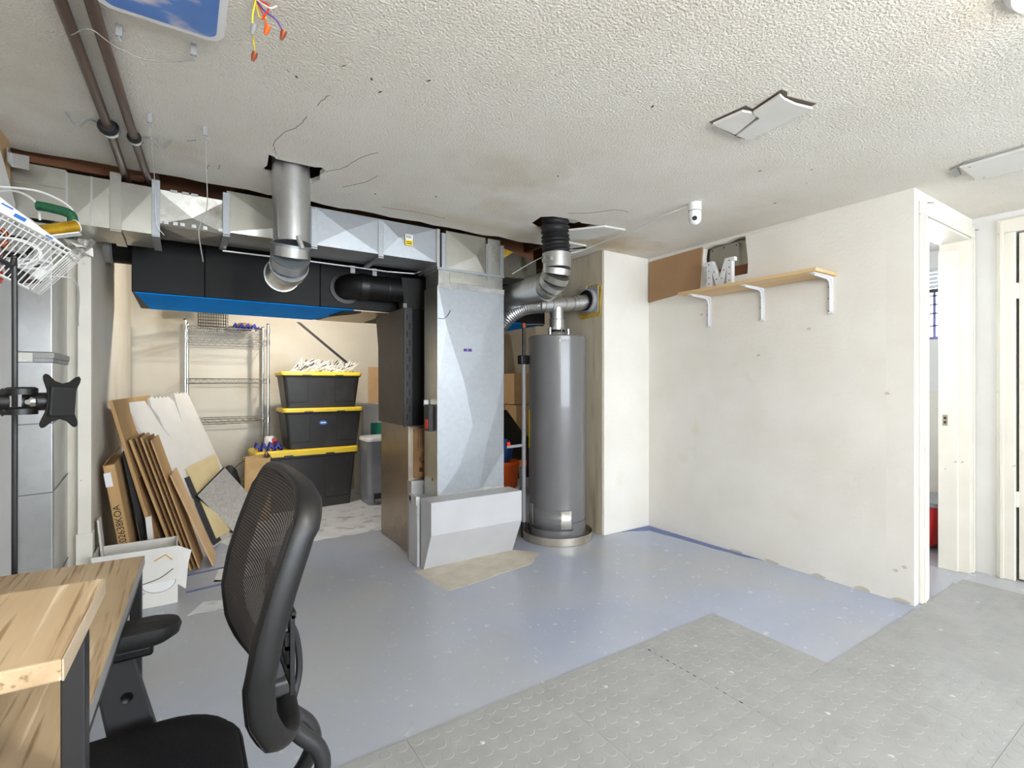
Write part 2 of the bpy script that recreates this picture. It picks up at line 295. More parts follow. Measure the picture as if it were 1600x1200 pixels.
# interlocking rubber mat tiles with raised discs
mat_thing = thing('rubber_floor_mat', 'grey rubber floor mat of interlocking tiles with raised discs', 'floor mat', (1.4, .6, 0))
T = .5604
def tile_mesh():
    mb = MB(); h = .005; k = T / 10
    mb.box(-T / 2 + .0006, T / 2 - .0006, -T / 2 + .0006, T / 2 - .0006, 0, h)
    for i in range(10):
        for j in range(10):
            x, y = -T / 2 + k * (i + .5), -T / 2 + k * (j + .5); n = 14
            vs = [(x + r * math.cos(2 * PI * q / n), y + r * math.sin(2 * PI * q / n), z) for r, z in ((.0205, h), (.0192, h + .0009)) for q in range(n)]
            mb.add(vs, [(q, (q + 1) % n, n + (q + 1) % n, n + q) for q in range(n)] + [tuple(n + q for q in range(n))])
    return mb
first = None
for i in range(-4, 6):
    for j in range(0, 6):
        cx, cy = 2.312 - T / 2 + i * T, 1.6 - T / 2 - j * T
        if j == 0 and i > 0 or cx - T / 2 > 4.0: continue
        if i == 3 and j < 1: continue
        if first is None:
            first = tile_mesh().build('tile', 'rubber_mat', mat_thing, fix=False); first.location = Vector((cx, cy, 0)) - BASE[mat_thing.name]
        elif cx + T / 2 < 4.2: share('tile', first, mat_thing, (cx, cy, 0))
sm = MB()
for q in range(16):
    y = 1.02 + q * .034; sm.box(1.7515 + random.uniform(-.003, .003), 1.7545, y, y + .014, .005, .0056)
stuff(sm.build('seam_teeth', 'ink', mat_thing))

# ------------------------------------------------------------------ ceiling, joists, subfloor
wav = [(2.62, 3.42), (2.58, 3.12)] + [(2.5 - i * .1, 3.075 + .012 * math.sin(i * 1.9) + random.uniform(-.008, .008) + max(0, .5 - (2.5 - i * .1)) * .03) for i in range(33)]
hole_a = [(.335, 2.55), (.36, 2.56), (.37, 2.58), (.54, 2.575), (.57, 2.56), (.6, 2.585), (.585, 2.66), (.6, 2.72), (.57, 2.79), (.53, 2.80), (.4, 2.795), (.35, 2.80), (.33, 2.74), (.345, 2.68)]
hole_b = [(1.93, 2.72), (1.9, 2.55), (1.96, 2.5), (2.12, 2.47), (2.2, 2.5), (2.32, 2.47), (2.33, 2.62), (2.28, 2.7), (2.2, 2.75), (2.05, 2.78)]
ceiling = struct(MB().slab([[(-.74, -3.2), (5.2, -3.2), (5.2, 3.42)] + wav + [(-.74, 3.2)], hole_a, hole_b], lambda a, b, d: Vector((a, b, d)), CZ, CZ + .025).build('ceiling', 'ceiling'))
struct(MB().box(-1.2, 6.2, -3.4, 6.3, 2.56, 2.62).build('ceiling_subfloor', 'subfloor'))
for x in (-.68, -.2, .28, .76, 1.24, 1.72, 2.42, 2.9): MB().box(x - .02, x + .02, 2.2, 6.0, 2.305, 2.56).build('joist', 'joist', ceiling)
MB().box(-.72, 2.5, 3.46, 3.5, 2.21, 2.55).build('header_board', 'joist', ceiling)
MB().box(-.72, -.1, 3.2, 3.23, 2.24, 2.5).build('header_board', 'joist', ceiling)
for pts in ([(.36, 2.53), (.34, 2.42), (.36, 2.3), (.4, 2.2), (.41, 2.1)], [(.43, 2.0), (.45, 1.9)], [(.6, 2.6), (.66, 2.5), (.7, 2.35), (.75, 2.25)], [(.72, 2.75), (.8, 2.62), (.83, 2.5)], [(.1, 2.88), (.11, 2.83)], [(.15, 2.86), (.155, 2.8)], [(.02, 2.6), (.05, 2.57)], [(1.0, 2.93), (1.25, 2.9), (1.4, 2.91)], [(2.0, 2.4), (2.1, 2.33), (2.2, 2.2), (2.3, 2.18)]):
    p = smoothpath([(x, y, CZ - .0002) for x, y in pts], 5); p = [q + Vector((random.uniform(-.004, .004), random.uniform(-.004, .004), 0)) for q in p]
    MB().tube(p, .0013, 4).build('crack', 'crack', ceiling)
for x, y in ((.55, 1.72), (.6, 1.78), (.45, 1.7), (.72, 1.62), (.3, 1.83), (.33, 1.85), (1.6, 2.0), (2.9, 1.6), (2.4, 1.4), (2.6, 1.25), (1.5, 1.3), (2.75, 1.35), (1.2, 2.6), (.9, 2.75)):
    a = random.random() * 6; MB().prism([(x + .006 * math.cos(a + q), y + .009 * math.sin(a * 2 + q), CZ - .0008) for q in (0, 1.3, 2.6, 4.0, 5.1)], (0, 0, .0008)).build('paint_chip', 'crack', ceiling)

# ------------------------------------------------------------------ walls
XY = lambda x: (lambda a, b, d: Vector((x + d, a, b)))
rag = [(3.07 + .012 * math.sin(i * 2.3) + random.uniform(-.006, .006), i * .1) for i in range(1, 21)]
wl = struct(MB().slab([[(-3.2, 0), (3.08, 0)] + rag + [(2.9, 2.13), (2.7, CZ), (-3.2, CZ)]], XY(-.632), -.0, .012).build('wall_left', 'drywall'))
MB().box(-.73, -.632, -3.2, 3.06, 0, CZ).build('stud_core', 'plywood', wl)
struct(MB().box(-.52, -.4, 3.47, 5.95, 0, 2.4).build('wall_storage_left', 'storage_wall'))
tp = struct(MB().box(-.453, -.398, 3.41, 3.47, 0, 2.2).build('trim_post', 'trim_paint', bevel=.003)); MB().box(-.46, -.392, 3.405, 3.47, 0, .42).build('plinth', 'trim_paint', tp, bevel=.003)
wb = struct(MB().box(-1.1, 4.4, 5.9, 6.0, 0, 2.56).build('wall_back', 'storage_wall'))
MB().prism([(1.05, 5.9, 1.88), (1.085, 5.9, 1.88), (1.62, 5.9, 1.44), (1.58, 5.9, 1.44)], (0, -.02, 0)).build('diagonal_brace', 'graphite', wb)
MB().box(-.4, 4.3, 5.885, 5.9, .74, .76).build('ledge', 'storage_wall', wb)
struct(MB().box(-1.1, -1.0, 3.06, 6.0, 0, 2.56).box(-1.0, -.73, 3.0, 3.06, 0, 2.56).build('wall_outer', 'concrete'))
struct(MB().box(4.3, 4.4, 3.35, 5.9, 0, 2.56).build('wall_storage_right', 'storage_wall'))
pier = struct(MB().box(2.784, 3.36, 2.9, 3.42, 0, CZ).build('wall_pier', 'plaster', bevel=.006))
MB().box(2.778, 2.784, 2.915, 3.42, 0, CZ - .004).build('bare_plaster_face', 'old_plaster', pier)
hole_w = [(2.375, 2.252), (2.36, 2.02), (2.38, 1.975), (2.2, 1.972), (2.02, 1.965), (2.012, 2.1), (2.016, 2.2), (2.01, 2.252)]
hole_w = [(2.015, 1.972), (2.37, 1.972), (2.36, 2.05), (2.376, 2.16), (2.365, 2.225), (2.3, 2.235), (2.2, 2.228), (2.12, 2.245), (2.03, 2.24), (2.02, 2.15), (2.01, 2.05)]
wr = struct(MB().slab([[(1.19, 0), (2.9, 0), (2.9, CZ), (1.19, CZ)], hole_w], XY(3.3), 0, .05).build('wall_right', 'plaster'))
MB().box(3.4, 3.44, 1.19, 3.42, 0, CZ).build('rear_skin', 'drywall', wr)
MB().box(3.352, 3.4, 1.95, 2.4, 1.95, 1.96).build('recess_ledge', 'joist', wr)
MB().box(3.33, 3.36, 2.02, 2.36, 1.975, 2.05).build('dark_lath', 'joist', wr)
MB().box(3.37, 3.4, 1.93, 2.42, 1.93, 2.26).build('recess_back', 'duct_warm', wr)
bx = MB(); p = rrect(2.1, 2.335, 1.99, 2.225, .03); bx.prism([(3.335, a, b) for a, b in p], (.035, 0, 0)).build('cover_plate', 'duct_warm', wr, bevel=.002)
for a, b in ((2.12, 2.01), (2.315, 2.01), (2.12, 2.2), (2.315, 2.2), (2.22, 2.205)): MB().lathe([(.005, 0), (.004, -.004)], (3.335, a, b), (1, 0, 0), 8).build('screw', 'ink', wr)
for y, z in ((1.12, .06), (1.3, .07), (1.55, .05), (1.85, .045), (2.1, .05)):
    n = 9; MB().prism([(3.2985, y + (.03 + random.random() * .03) * math.cos(q * 2 * PI / n), max(.002, .004 + (z + random.uniform(-.01, .02)) * .3 * math.sin(q * 2 * PI / n))) for q in range(n)], (.0015, 0, 0)).build('flaking_paint', 'floor_raw', wr)
for y, z in ((1.12, .2), (1.16, .17), (2.4, 1.73), (1.2, 1.15), (1.62, 1.55), (1.95, 1.4)):
    MB().prism([(3.2985, y, z), (3.2985, y - .02, z + .008), (3.2985, y - .03, z - .006), (3.2985, y - .012, z - .012)], (.0015, 0, 0)).build('chip', 'floor_raw', wr)
MB().tube([(3.297, 1.62, 2.25), (3.297, 2.0, 2.235)], .004, 6).build('cove_bead', 'plaster', wr)

# wall with the doorway, jambs, casing
wd = struct(MB().box(3.3, 3.455, 1.06, 1.19, 0, CZ).box(4.168, 4.4, 1.06, 1.19, 0, CZ).box(3.455, 4.168, 1.06, 1.19, 2.125, CZ).build('wall_doorway', 'plaster'))
t1 = struct(MB().box(3.36, 3.447, 1.042, 1.06, 0, 2.129).build('trim_1', 'trim_paint', bevel=.006))
MB().box(3.36, 4.245, 1.042, 1.06, 2.13, 2.205).build('head_casing', 'trim_paint', t1, bevel=.006)
MB().box(4.176, 4.246, 1.042, 1.06, 0, 2.13).build('side_casing', 'trim_paint', t1, bevel=.006)
MB().box(4.196, 4.21, 1.036, 1.042, 0, 2.13).build('casing_bead', 'trim_paint', t1, bevel=.003)
MB().box(3.385, 3.4, 1.036, 1.042, 0, 2.13).build('casing_bead', 'trim_paint', t1, bevel=.003)
MB().box(4.15, 4.168, 1.045, 1.2, 0, 2.125).build('jamb', 'trim_paint', t1, bevel=.003)
MB().box(3.455, 3.47, 1.045, 1.2, 0, 2.125).build('jamb', 'trim_paint', t1, bevel=.003)
MB().box(3.455, 4.168, 1.045, 1.2, 2.11, 2.125).build('head_jamb', 'trim_paint', t1, bevel=.003)
MB().box(4.13, 4.15, 1.1, 1.2, 0, 2.06).build('door_stop', 'trim_paint', t1, bevel=.003)
MB().box(4.127, 4.13, 1.15, 1.175, .93, 1.0).build('strike_plate', 'stainless_brown', t1)
for z in (.945, .973): MB().box(4.1262, 4.1275, 1.156, 1.169, z, z + .014).build('latch_slot', 'ink', t1)
for a in ((3.4, 2.19, .02), (4.19, 2.175, .0)): MB().tube([(a[0], 1.03, a[1]), (a[0] + .07, 1.028, a[1] + .012)], .002, 5).build('nail', 'ink', t1)
# side wall with a closed door
ws = struct(MB().slab([[(-3.2, 0), (1.06, 0), (1.06, CZ), (-3.2, CZ)], [(.02, -.001 + .001), (.86, 0), (.86, 2.13), (.02, 2.13)]], XY(4.25), 0, .12).build('wall_side', 'drywall')) if False else struct(MB().box(4.25, 4.37, .86, 1.06, 0, CZ).box(4.25, 4.37, -3.2, .0, 0, CZ).box(4.25, 4.37, 0, .86, 2.13, CZ).build('wall_side', 'drywall'))
struct(MB().box(4.37, 4.4, -3.2, 1.06, 0, CZ).build('wall_light_block', 'drywall'))  # added backing behind the door, keeps sky light from leaking in
t2 = struct(MB().box(4.228, 4.25, .855, .94, 0, 2.13).build('trim_2', 'trim_paint', bevel=.006))
MB().box(4.228, 4.25, -.08, .94, 2.13, 2.215).build('head_casing', 'trim_paint', t2, bevel=.006); MB().box(4.22, 4.228, .905, .925, 0, 2.2).build('casing_bead', 'trim_paint', t2, bevel=.003)
MB().box(4.228, 4.25, -.08, .0, 0, 2.13).build('side_casing', 'trim_paint', t2, bevel=.006)
d1 = struct(MB().box(4.255, 4.295, .01, .845, .012, 2.12).build('door_1', 'trim_paint', bevel=.002))
for y0, y1 in ((.12, .37), (.48, .73)):
    for z0, z1 in ((.2, .9), (1.05, 1.95)): MB().box(4.249, 4.255, y0, y1, z0, z1).build('panel', 'trim_paint', d1, bevel=.004)
for z in (.45, 1.72):
    h = MB().lathe([(.009, 0), (.009, .095)], (4.246, .852, z), (0, 0, 1), 10).build('hinge', 'trim_paint', d1, True); MB().box(4.2525, 4.2555, .79, .845, z + .005, z + .09).build('hinge_leaf', 'trim_paint', h)
MB().lathe([(.012, 0), (.012, .03), (.028, .04), (.03, .055), (.02, .068)], (4.255, .08, 1.0), (-1, 0, 0), 16).build('door_knob', 'stainless_brown', d1, True)
struct(MB().box(-.74, -.4, -3.2, -3.1, 0, CZ).box(3.9, 4.37, -3.2, -3.1, 0, CZ).box(-.4, 3.9, -3.2, -3.1, 0, .7).box(-.4, 3.9, -3.2, -3.1, 2.1, CZ).build('wall_rear', 'plaster'))
w2 = MB().box(-.4, 3.9, -3.16, -3.12, .7, .75).box(-.4, 3.9, -3.16, -3.12, 2.05, 2.1)  # window row added in the unseen rear wall to let fill light in
for x in (-.4, 1.02, 2.44, 3.86): w2.box(x, x + .04, -3.16, -3.12, .75, 2.05)
w2 = struct(w2.build('added_rear_window', 'trim_paint'))
for x in (-.36, 1.06, 2.48): MB().box(x, x + 1.38, -3.145, -3.14, .75, 2.05).build('pane', 'glass', w2)
# room past the doorway
struct(MB().box(3.44, 5.1, 3.3, 3.4, 0, CZ).build('wall_room_end', 'drywall')); struct(MB().box(4.37, 5.1, 1.06, 1.19, 0, CZ).build('wall_room_near', 'drywall'))
wf = struct(MB().box(5.0, 5.1, 1.19, 1.42, 0, CZ).box(5.0, 5.1, 2.3, 3.3, 0, CZ).box(5.0, 5.1, 1.42, 2.3, 0, 1.555).box(5.0, 5.1, 1.42, 2.3, 2.12, CZ).build('wall_room_far', 'drywall'))
MB().box(4.97, 5.0, 1.19, 3.3, 0, 1.14).build('wainscot', 'trim_paint', wf, bevel=.004)
w1 = struct(MB().box(5.03, 5.07, 1.42, 2.3, 1.555, 1.58).box(5.03, 5.07, 1.42, 2.3, 2.1, 2.12).box(5.03, 5.07, 2.27, 2.3, 1.58, 2.1).box(5.03, 5.07, 1.42, 1.44, 1.58, 2.1).build('window_1', 'muntin'))
for z in (1.66, 1.76, 1.83, 1.9): MB().box(5.03, 5.045, 1.44, 2.27, z, z + .012).build('muntin', 'muntin', w1)
for y in (1.485, 1.66, 1.85, 2.05): MB().box(5.03, 5.045, y - .008, y + .008, 1.58, 1.93).build('muntin', 'muntin', w1)
MB().box(5.05, 5.054, 1.44, 2.27, 1.58, 2.1).build('pane', 'glass', w1)
MB().box(5.012, 5.03, 1.42, 2.3, 1.93, 1.96).build('blind_rail', 'graphite', w1)
for k in range(5): MB().box(5.01, 5.025, 1.42, 2.3, 1.965 + k * .032, 1.965 + k * .032 + .026).build('blind_slat', 'blind', w1)
MB().box(3.5, 3.53, 1.2, 1.21, 0, .001).build('floor_groove', 'graphite', floor) if False else MB().prism([(3.6, 1.2, 0), (3.615, 1.2, 0), (4.15, 1.33, 0), (4.13, 1.33, 0)], (0, 0, .001)).build('floor_groove', 'graphite', floor)
tb = thing('storage_tub', 'red plastic tub on the floor of the room past the doorway', 'tub', (4.62, 1.5, 0))
def tapered(x0, x1, y0, y1, z0, z1, k, r=.02):
    cx, cy = (x0 + x1) / 2, (y0 + y1) / 2; sec = []
    for z, q in ((z0, k), (z1, 1.)): sec.append([Vector((cx + (a - cx) * q, cy + (b - cy) * q, z)) for a, b in rrect(x0, x1, y0, y1, r)])
    return MB().loft(sec)
tapered(4.42, 4.85, 1.3, 1.75, 0.04, .33, .85).build('body', 'red', tb, bevel=.004); MB().prism([(a, b, .33) for a, b in rrect(4.4, 4.87, 1.28, 1.77, .03)], (0, 0, .03)).build('lid', 'grey_fit', tb, bevel=.006)

# ------------------------------------------------------------------ lamps
def dome(x, y, label, m='dome'):
    t = thing('ceiling_light', label, 'light', (x, y, CZ), 'round dome lights on the ceiling')
    MB().lathe([(.15, 0), (.155, -.012), (.14, -.03)], (x, y, CZ), (0, 0, 1), 36).build('base', 'white_plastic', t, True)
    MB().lathe([(.13 * math.cos(a), -.03 - .05 * math.sin(a)) for a in [i * PI / 2 / 8 for i in range(8)]] + [(.008, -.08)], (x, y, CZ), (0, 0, 1), 36).build('diffuser', m, t, True)
dome(1.9, .25, 'round white dome ceiling light near the doorway', 'dome_dim')
GX, GY, GZ = .65, -.45, 1.93  # globe lamp added out of view to brighten walls and ceiling
t = thing('added_fill_globe', 'added out of view fill light, a white glass globe pendant behind the desk', 'light', (GX, GY, GZ))
MB().lathe([(.05, 0), (.055, -.012), (.04, -.025)], (GX, GY, CZ), (0, 0, 1), 24).build('canopy', 'white_plastic', t, True); MB().tube([(GX, GY, CZ - .02), (GX, GY, GZ + .1)], .008, 8).build('stem', 'white_plastic', t, True)
MB().lathe([(max(.004, .11 * math.sin(i * PI / 16)), .11 * math.cos(i * PI / 16)) for i in range(17)], (GX, GY, GZ), (0, 0, 1), 32).build('globe', 'dome', t, True)
dome(1.3, -2.2, 'added out of view dome light filling the room from the rear', 'dome_dim')  # second dome is an unseen addition for fill
LX, LY, LZ = .98, 4.64, 2.06
t = thing('light_bulb', 'bare bulb hanging on a cord above the storage nook', 'bulb', (LX, LY, LZ))
MB().tube([(LX, LY, LZ), (LX, LY, 2.56)], .004, 8).build('cord', 'black_wire', t, True)
MB().lathe([(.012, .02), (.02, .0), (.02, -.05)], (LX, LY, LZ), (0, 0, 1), 20).build('socket', 'white_plastic', t, True)
MB().lathe([(.012, -.05), (.02, -.07), (.034, -.105), (.03, -.13), (.012, -.145)], (LX, LY, LZ), (0, 0, 1), 20).build('glass_bulb', 'bulb', t, True)

# ------------------------------------------------------------------ sheet metal return duct: trunk, drop, boot
rd = thing('return_duct', 'galvanized sheet metal trunk duct under the ceiling with a square drop beside the furnace', 'duct', (1.7, 3.1, 0))
def crossed(x0, x1, z0, z1, y0, y1, k, m, cx=.5, cz=.5, name='duct_section', bottom=.006):
    """box whose front and underside are stiffened with raised cross breaks"""
    mb = MB(); xm, zm, ym = x0 + (x1 - x0) * cx, z0 + (z1 - z0) * cz, (y0 + y1) / 2
    v = [(x0, y0, z0), (x1, y0, z0), (x1, y0, z1), (x0, y0, z1), (x0, y1, z0), (x1, y1, z0), (x1, y1, z1), (x0, y1, z1), (xm, y0 - k, zm), (xm, ym, z0 - bottom)]
    mb.add(v, [(0, 1, 8), (1, 2, 8), (2, 3, 8), (3, 0, 8), (1, 0, 9), (5, 1, 9), (4, 5, 9), (0, 4, 9), (1, 5, 6, 2), (4, 0, 3, 7), (3, 2, 6, 7), (5, 4, 7, 6)]); return mb.build(name, m, rd)
YF, YB = 3.1, 3.42
crossed(-.73, -.452, 1.955, 2.2, YF, YB, .001, 'duct_warm'); crossed(-.45, -.27, 1.955, 2.19, YF, YB, .004, 'duct_warm'); crossed(-.268, -.112, 1.955, 2.19, YF, YB, .003, 'duct_warm')
crossed(-.11, .2, 2.01, 2.19, YF + .012, YB, -.012, 'galvanized_dirty', .5, .35, bottom=.02); crossed(.202, .65, 2.02, 2.243, YF, YB, .011, 'duct_warm', .6, .3); crossed(.652, 1.05, 2.02, 2.243, YF, YB, .01, 'galvanized', .45, .5); crossed(1.052, 1.43, 2.02, 2.243, YF, YB, .011, 'galvanized', .3, .55)
for x, m in ((-.27, 'duct_warm'), (-.11, 'galvanized'), (.2, 'galvanized'), (.65, 'galvanized'), (1.05, 'galvanized')):
    wd_ = .035 if x != -.27 else .045
    MB().box(x - wd_ / 2, x + wd_ / 2, YF - .006, YF - .0005, 1.95 if x < -.05 else 2.005, 2.23).box(x - wd_ / 2, x + wd_ / 2, YF - .004, YB, 1.943 if x < -.05 else 1.995, 1.95 if x < -.05 else 2.003).build('strap', m, rd, bevel=.001)
for x in (-.36, -.45): MB().box(x - .004, x + .004, YF - .005, YF, 1.956, 2.19).build('seam', 'galvanized_bright', rd)
MB().box(-.73, -.45, YF - .003, YF, 2.108, 2.112).build('seam', 'galvanized_dirty', rd)
for x in (-.07, -.03, .0, .05, .1, .17): MB().box(x - .008, x + .012, YF - .004, YF + .01, 2.018, 2.032).build('tab', 'galvanized_bright', rd)
for x in (-.05, .0, .04): MB().box(x, x + .03, YF, YF + .01, 2.185, 2.195).build('tab', 'galvanized_bright', rd)
MB().tube([(.2, YB - .02, 1.985), (.7, YB - .015, 1.99), (1.2, YB - .02, 1.985), (1.38, YB - .06, 1.985), (1.42, YB - .1, 2.0)], .005, 6).build('drive_cleat', 'galvanized_bright', rd)
for x in (.63, .95, 1.1): MB().box(x, x + .03, YB, YB + .004, 1.95, 2.0).build('hanger_tab', 'grey_fit', rd)
MB().box(1.43, 1.453, YF - .016, YB, 1.985, 2.245).build('drive_cleat', 'galvanized_bright', rd, bevel=.003); MB().box(1.455, 1.466, YF - .002, YB, 1.985, 2.22).build('seam', 'black_paint', rd); MB().box(1.467, 1.5, YF - .012, YB, 1.985, 2.225).build('drive_cleat', 'galvanized', rd, bevel=.003)
crossed(1.5, 1.81, 1.985, 2.243, YF - .01, YB, .008, 'duct_warm', .75, .45); crossed(1.83, 1.935, 1.985, 2.243, YF - .01, YB, .002, 'galvanized_dirty'); MB().box(1.812, 1.828, YF - .018, YB, 1.985, 2.2).build('seam', 'galvanized_bright', rd)
MB().box(1.937, 1.965, YF - .014, YB, 1.985, 2.21).build('drive_cleat', 'galvanized', rd, bevel=.003)
MB().prism([(1.965, 3.12, 1.99), (1.965, 3.12, 2.2), (2.5, 3.42, 2.23), (2.5, 3.42, 2.08)], (-.03, .28, 0)).build('offset_section', 'galvanized_dirty', rd)
MB().prism([(1.97, 3.115, 2.12), (1.97, 3.115, 2.2), (2.12, 3.2, 2.21)], (0, -.003, 0)).build('sealant_smear', 'foam_gap', rd)
# collar of the drop
MB().box(1.425, 1.956, 3.066, 3.288, 1.968, 1.985).build('collar_lip', 'galvanized', rd, bevel=.002); MB().box(1.436, 1.945, 3.075, 3.28, 1.86, 1.968).build('collar', 'galvanized_dirty', rd)
MB().box(1.52, 1.79, 3.07, 3.08, 1.89, 1.96).build('access_plate', 'duct_warm', rd, bevel=.001); MB().box(1.786, 1.792, 3.066, 3.08, 1.885, 1.963).build('seam', 'galvanized_bright', rd)
sl = MB(); zz = [(1.43 + .0525 * i, 1.852 + random.uniform(-.012, .006), 1.878 + random.uniform(-.006, .012)) for i in range(11)]
sl.prism([(a, 3.0665, b) for a, b, c in zz] + [(a, 3.0665, c) for a, b, c in zz[::-1]], (0, .006, 0)).build('sealant_band', 'sealant', rd)
# drop: crease lines as facets
def creased(pts, tris, x0, x1, z0, z1, y, yb, m):
    mb = MB(); v = [(x0 + (x1 - x0) * a, y - k * 1.1, z0 + (z1 - z0) * b) for a, b, k in pts]; mb.add(v, tris); n = len(v)
    mb.add([(x0, y, z0), (x1, y, z0), (x1, y, z1), (x0, y, z1), (x0, yb, z0), (x1, yb, z0), (x1, yb, z1), (x0, yb, z1)], [(0, 3, 7, 4), (1, 5, 6, 2), (4, 7, 6, 5), (2, 6, 7, 3), (0, 4, 5, 1)])
    return mb.build('drop_section', m, rd, fix=False)
cp = [(0, 0, 0), (1, 0, 0), (1, 1, 0), (0, 1, 0), (.22, .99, .0), (.36, .55, .016), (.62, .66, .010), (.5, .34, .013), (.3, .14, .008), (.7, .23, .012), (0, .55, .002), (1, .6, .002), (.72, .83, .006), (0, .24, .0), (1, .2, .0), (.12, .8, .009), (.6, 0, .0), (.88, .42, .008)]
from mathutils.geometry import delaunay_2d_cdt
res = delaunay_2d_cdt([Vector((a, b * 2.7)) for a, b, k in cp], [], [], 0, 1e-6)
creased(cp, [tuple(f) for f in res[2]], 1.43, 1.952, .43, 1.86, 3.07, 3.285, 'galvanized')
for x in (1.62, 1.655): MB().box(x, x + .022, 3.048, 3.062, 1.425, 1.443).build('tape_mark', 'purple', rd)
MB().tube(smoothpath([(1.43, 3.064, 1.64), (1.47, 3.062, 1.64), (1.5, 3.06, 1.665), (1.52, 3.06, 1.7)]), .002, 5).build('scratch', 'graphite', rd)
MB().box(1.426, 1.432, 3.07, 3.284, .43, 1.86).build('side_skin', 'duct_warm', rd)
MB().lathe([(.012, 0), (.009, -.006)], (1.426, 3.15, .55), (-1, 0, 0), 10).build('hole_plug', 'ink', rd)
# boot with filter rack
prof = [(2.9, .245), (2.9, .452), (3.07, .452), (3.07, 0), (3.018, 0)]
MB().prism([(1.305, a, b) for a, b in prof], (.69, 0, 0)).build('boot', 'white_metal', rd, bevel=.003)
MB().box(1.31, 1.99, 3.07, 3.3, 0, .43).build('boot_rear', 'galvanized', rd)
MB().box(1.285, 1.305, 3.075, 3.225, 0, .46).build('filter_rack', 'white_metal', rd, bevel=.004); MB().box(1.276, 1.286, 3.075, 3.16, .4, .462).build('rack_latch', 'white_metal', rd, bevel=.003)
MB().lathe([(.017, 0), (.017, -.006), (.011, -.009)], (1.285, 3.2, .43), (-1, 0, 0), 16).build('knob', 'grey_fit', rd, True)
sm = MB(); qq = [(1.432 + .052 * i, random.uniform(.0, .02)) for i in range(11)]; sm.prism([(a, 3.066, .452) for a, b in qq] + [(a, 3.066, .458 + b) for a, b in qq[::-1]], (0, .005, 0)).build('sealant_band', 'sealant', rd)
lab = thing('duct_label', 'yellow and white barcode label stuck on the trunk duct', 'label', (1.21, 3.08, 2.1))
MB().box(1.205, 1.255, 3.078, 3.08, 2.135, 2.17).build('white_half', 'white_paper', lab); MB().box(1.205, 1.255, 3.078, 3.08, 2.1, 2.135).build('yellow_half', 'yellow', lab)
for k in range(6): MB().box(1.212 + k * .006, 1.2145 + k * .006, 3.0772, 3.078, 2.145, 2.165).build('bar', 'ink', lab)
for k in range(2): MB().box(1.212, 1.248, 3.0772, 3.078, 2.108 + k * .011, 2.113 + k * .011).build('print_line', 'ink', lab)
cb = thing('control_box', 'small black control box hung on the side of the drop duct', 'box', (1.4, 3.18, .9))
MB().box(1.385, 1.424, 3.12, 3.2, .88, 1.06).build('housing', 'black_plastic', cb, bevel=.004); MB().box(1.38, 1.385, 3.13, 3.17, .9, .96).build('warning_sticker', 'red', cb); MB().box(1.39, 1.42, 3.2, 3.215, 1.05, 1.09).build('bracket', 'galvanized_bright', cb)

# ------------------------------------------------------------------ furnace and its black plenum
fu = thing('furnace', 'tall gas furnace with bare metal cabinet below and dark plenum above', 'furnace', (1.65, 3.6, 0))
MB().box(1.34, 1.96, 3.37, 3.95, 0, .9).build('cabinet', 'stainless_brown', fu, bevel=.004); MB().box(1.335, 1.95, 3.3, 3.37, 0, .52).build('return_collar', 'galvanized_bright', fu, bevel=.003)
for y, z in ((3.6, .55), (3.45, .5), (3.8, .52), (3.9, .78), (3.9, .5), (3.42, .2)): MB().lathe([(.006, 0), (.004, -.004)], (1.34, y, z), (-1, 0, 0), 8).build('screw', 'ink', fu)
MB().box(1.345, 1.95, 3.45, 3.99, .9, 1.75).build('plenum', 'black_paint', fu, bevel=.004); MB().prism([(1.345, 3.45, .9), (1.345, 3.99, .9), (1.345, 4.0, 1.5), (1.345, 4.06, 1.75), (1.345, 3.45, 1.75)], (-.012, 0, 0)).build('side_panel', 'dark_panel', fu)
fl = MB().box(1.335, 1.395, 3.43, 3.45, .89, 1.75).build('flange', 'graphite', fu)
for k in range(13): MB().box(1.352 + .018 * (k % 2), 1.36 + .018 * (k % 2), 3.4285, 3.43, .94 + k * .06, .98 + k * .06).build('slot', 'ink', fl)
mn = thing('instruction_sheet', 'brown cardboard wiring sheet with printed diagrams on the furnace front', 'sheet', (1.5, 3.36, .5))
MB().box(1.38, 1.6, 3.362, 3.369, .53, .88).build('sheet', 'cardboard_dark', mn)
for k in range(7): MB().box(1.41 + k * .016, 1.413 + k * .016, 3.361, 3.362, .74, .86).build('print_line', 'ink', mn)
MB().tube([(1.47 + .045 * math.cos(a * .9) * (1 + .3 * math.sin(a * 3)), 3.3615, .67 + .04 * math.sin(a * 1.1) * (1 + .3 * math.cos(a * 2))) for a in range(22)], .0015, 4).build('diagram', 'ink', mn)
for k in range(3): MB().box(1.42 + k * .04, 1.445 + k * .04, 3.361, 3.362, .57, .6).build('print_block', 'ink', mn)
bp = thing('supply_plenum', 'long black painted supply plenum box with bright blue tape along its underside', 'duct', (1.2, 4.0, 1.75))
MB().box(-.25, .12, 3.72, 4.52, 1.75, 2.21).build('box_section', 'black_paint', bp, bevel=.004); MB().box(.121, .82, 3.722, 4.52, 1.75, 2.21).build('box_section', 'black_paint', bp, bevel=.004); MB().box(.821, 2.82, 3.721, 4.52, 1.752, 2.21).build('box_section', 'black_paint', bp, bevel=.004)
MB().prism([(-.235, 3.725, 1.749), (1.06, 3.725, 1.749), (1.02, 4.02, 1.749), (.92, 4.48, 1.749), (-.19, 4.48, 1.749)], (0, 0, -.005)).build('blue_tape', 'blue_tape', bp)
MB().prism([(2.06, 3.725, 1.75), (2.8, 3.725, 1.75), (2.8, 4.48, 1.75), (2.06, 4.48, 1.75)], (0, 0, -.005)).build('blue_tape', 'blue_tape', bp)
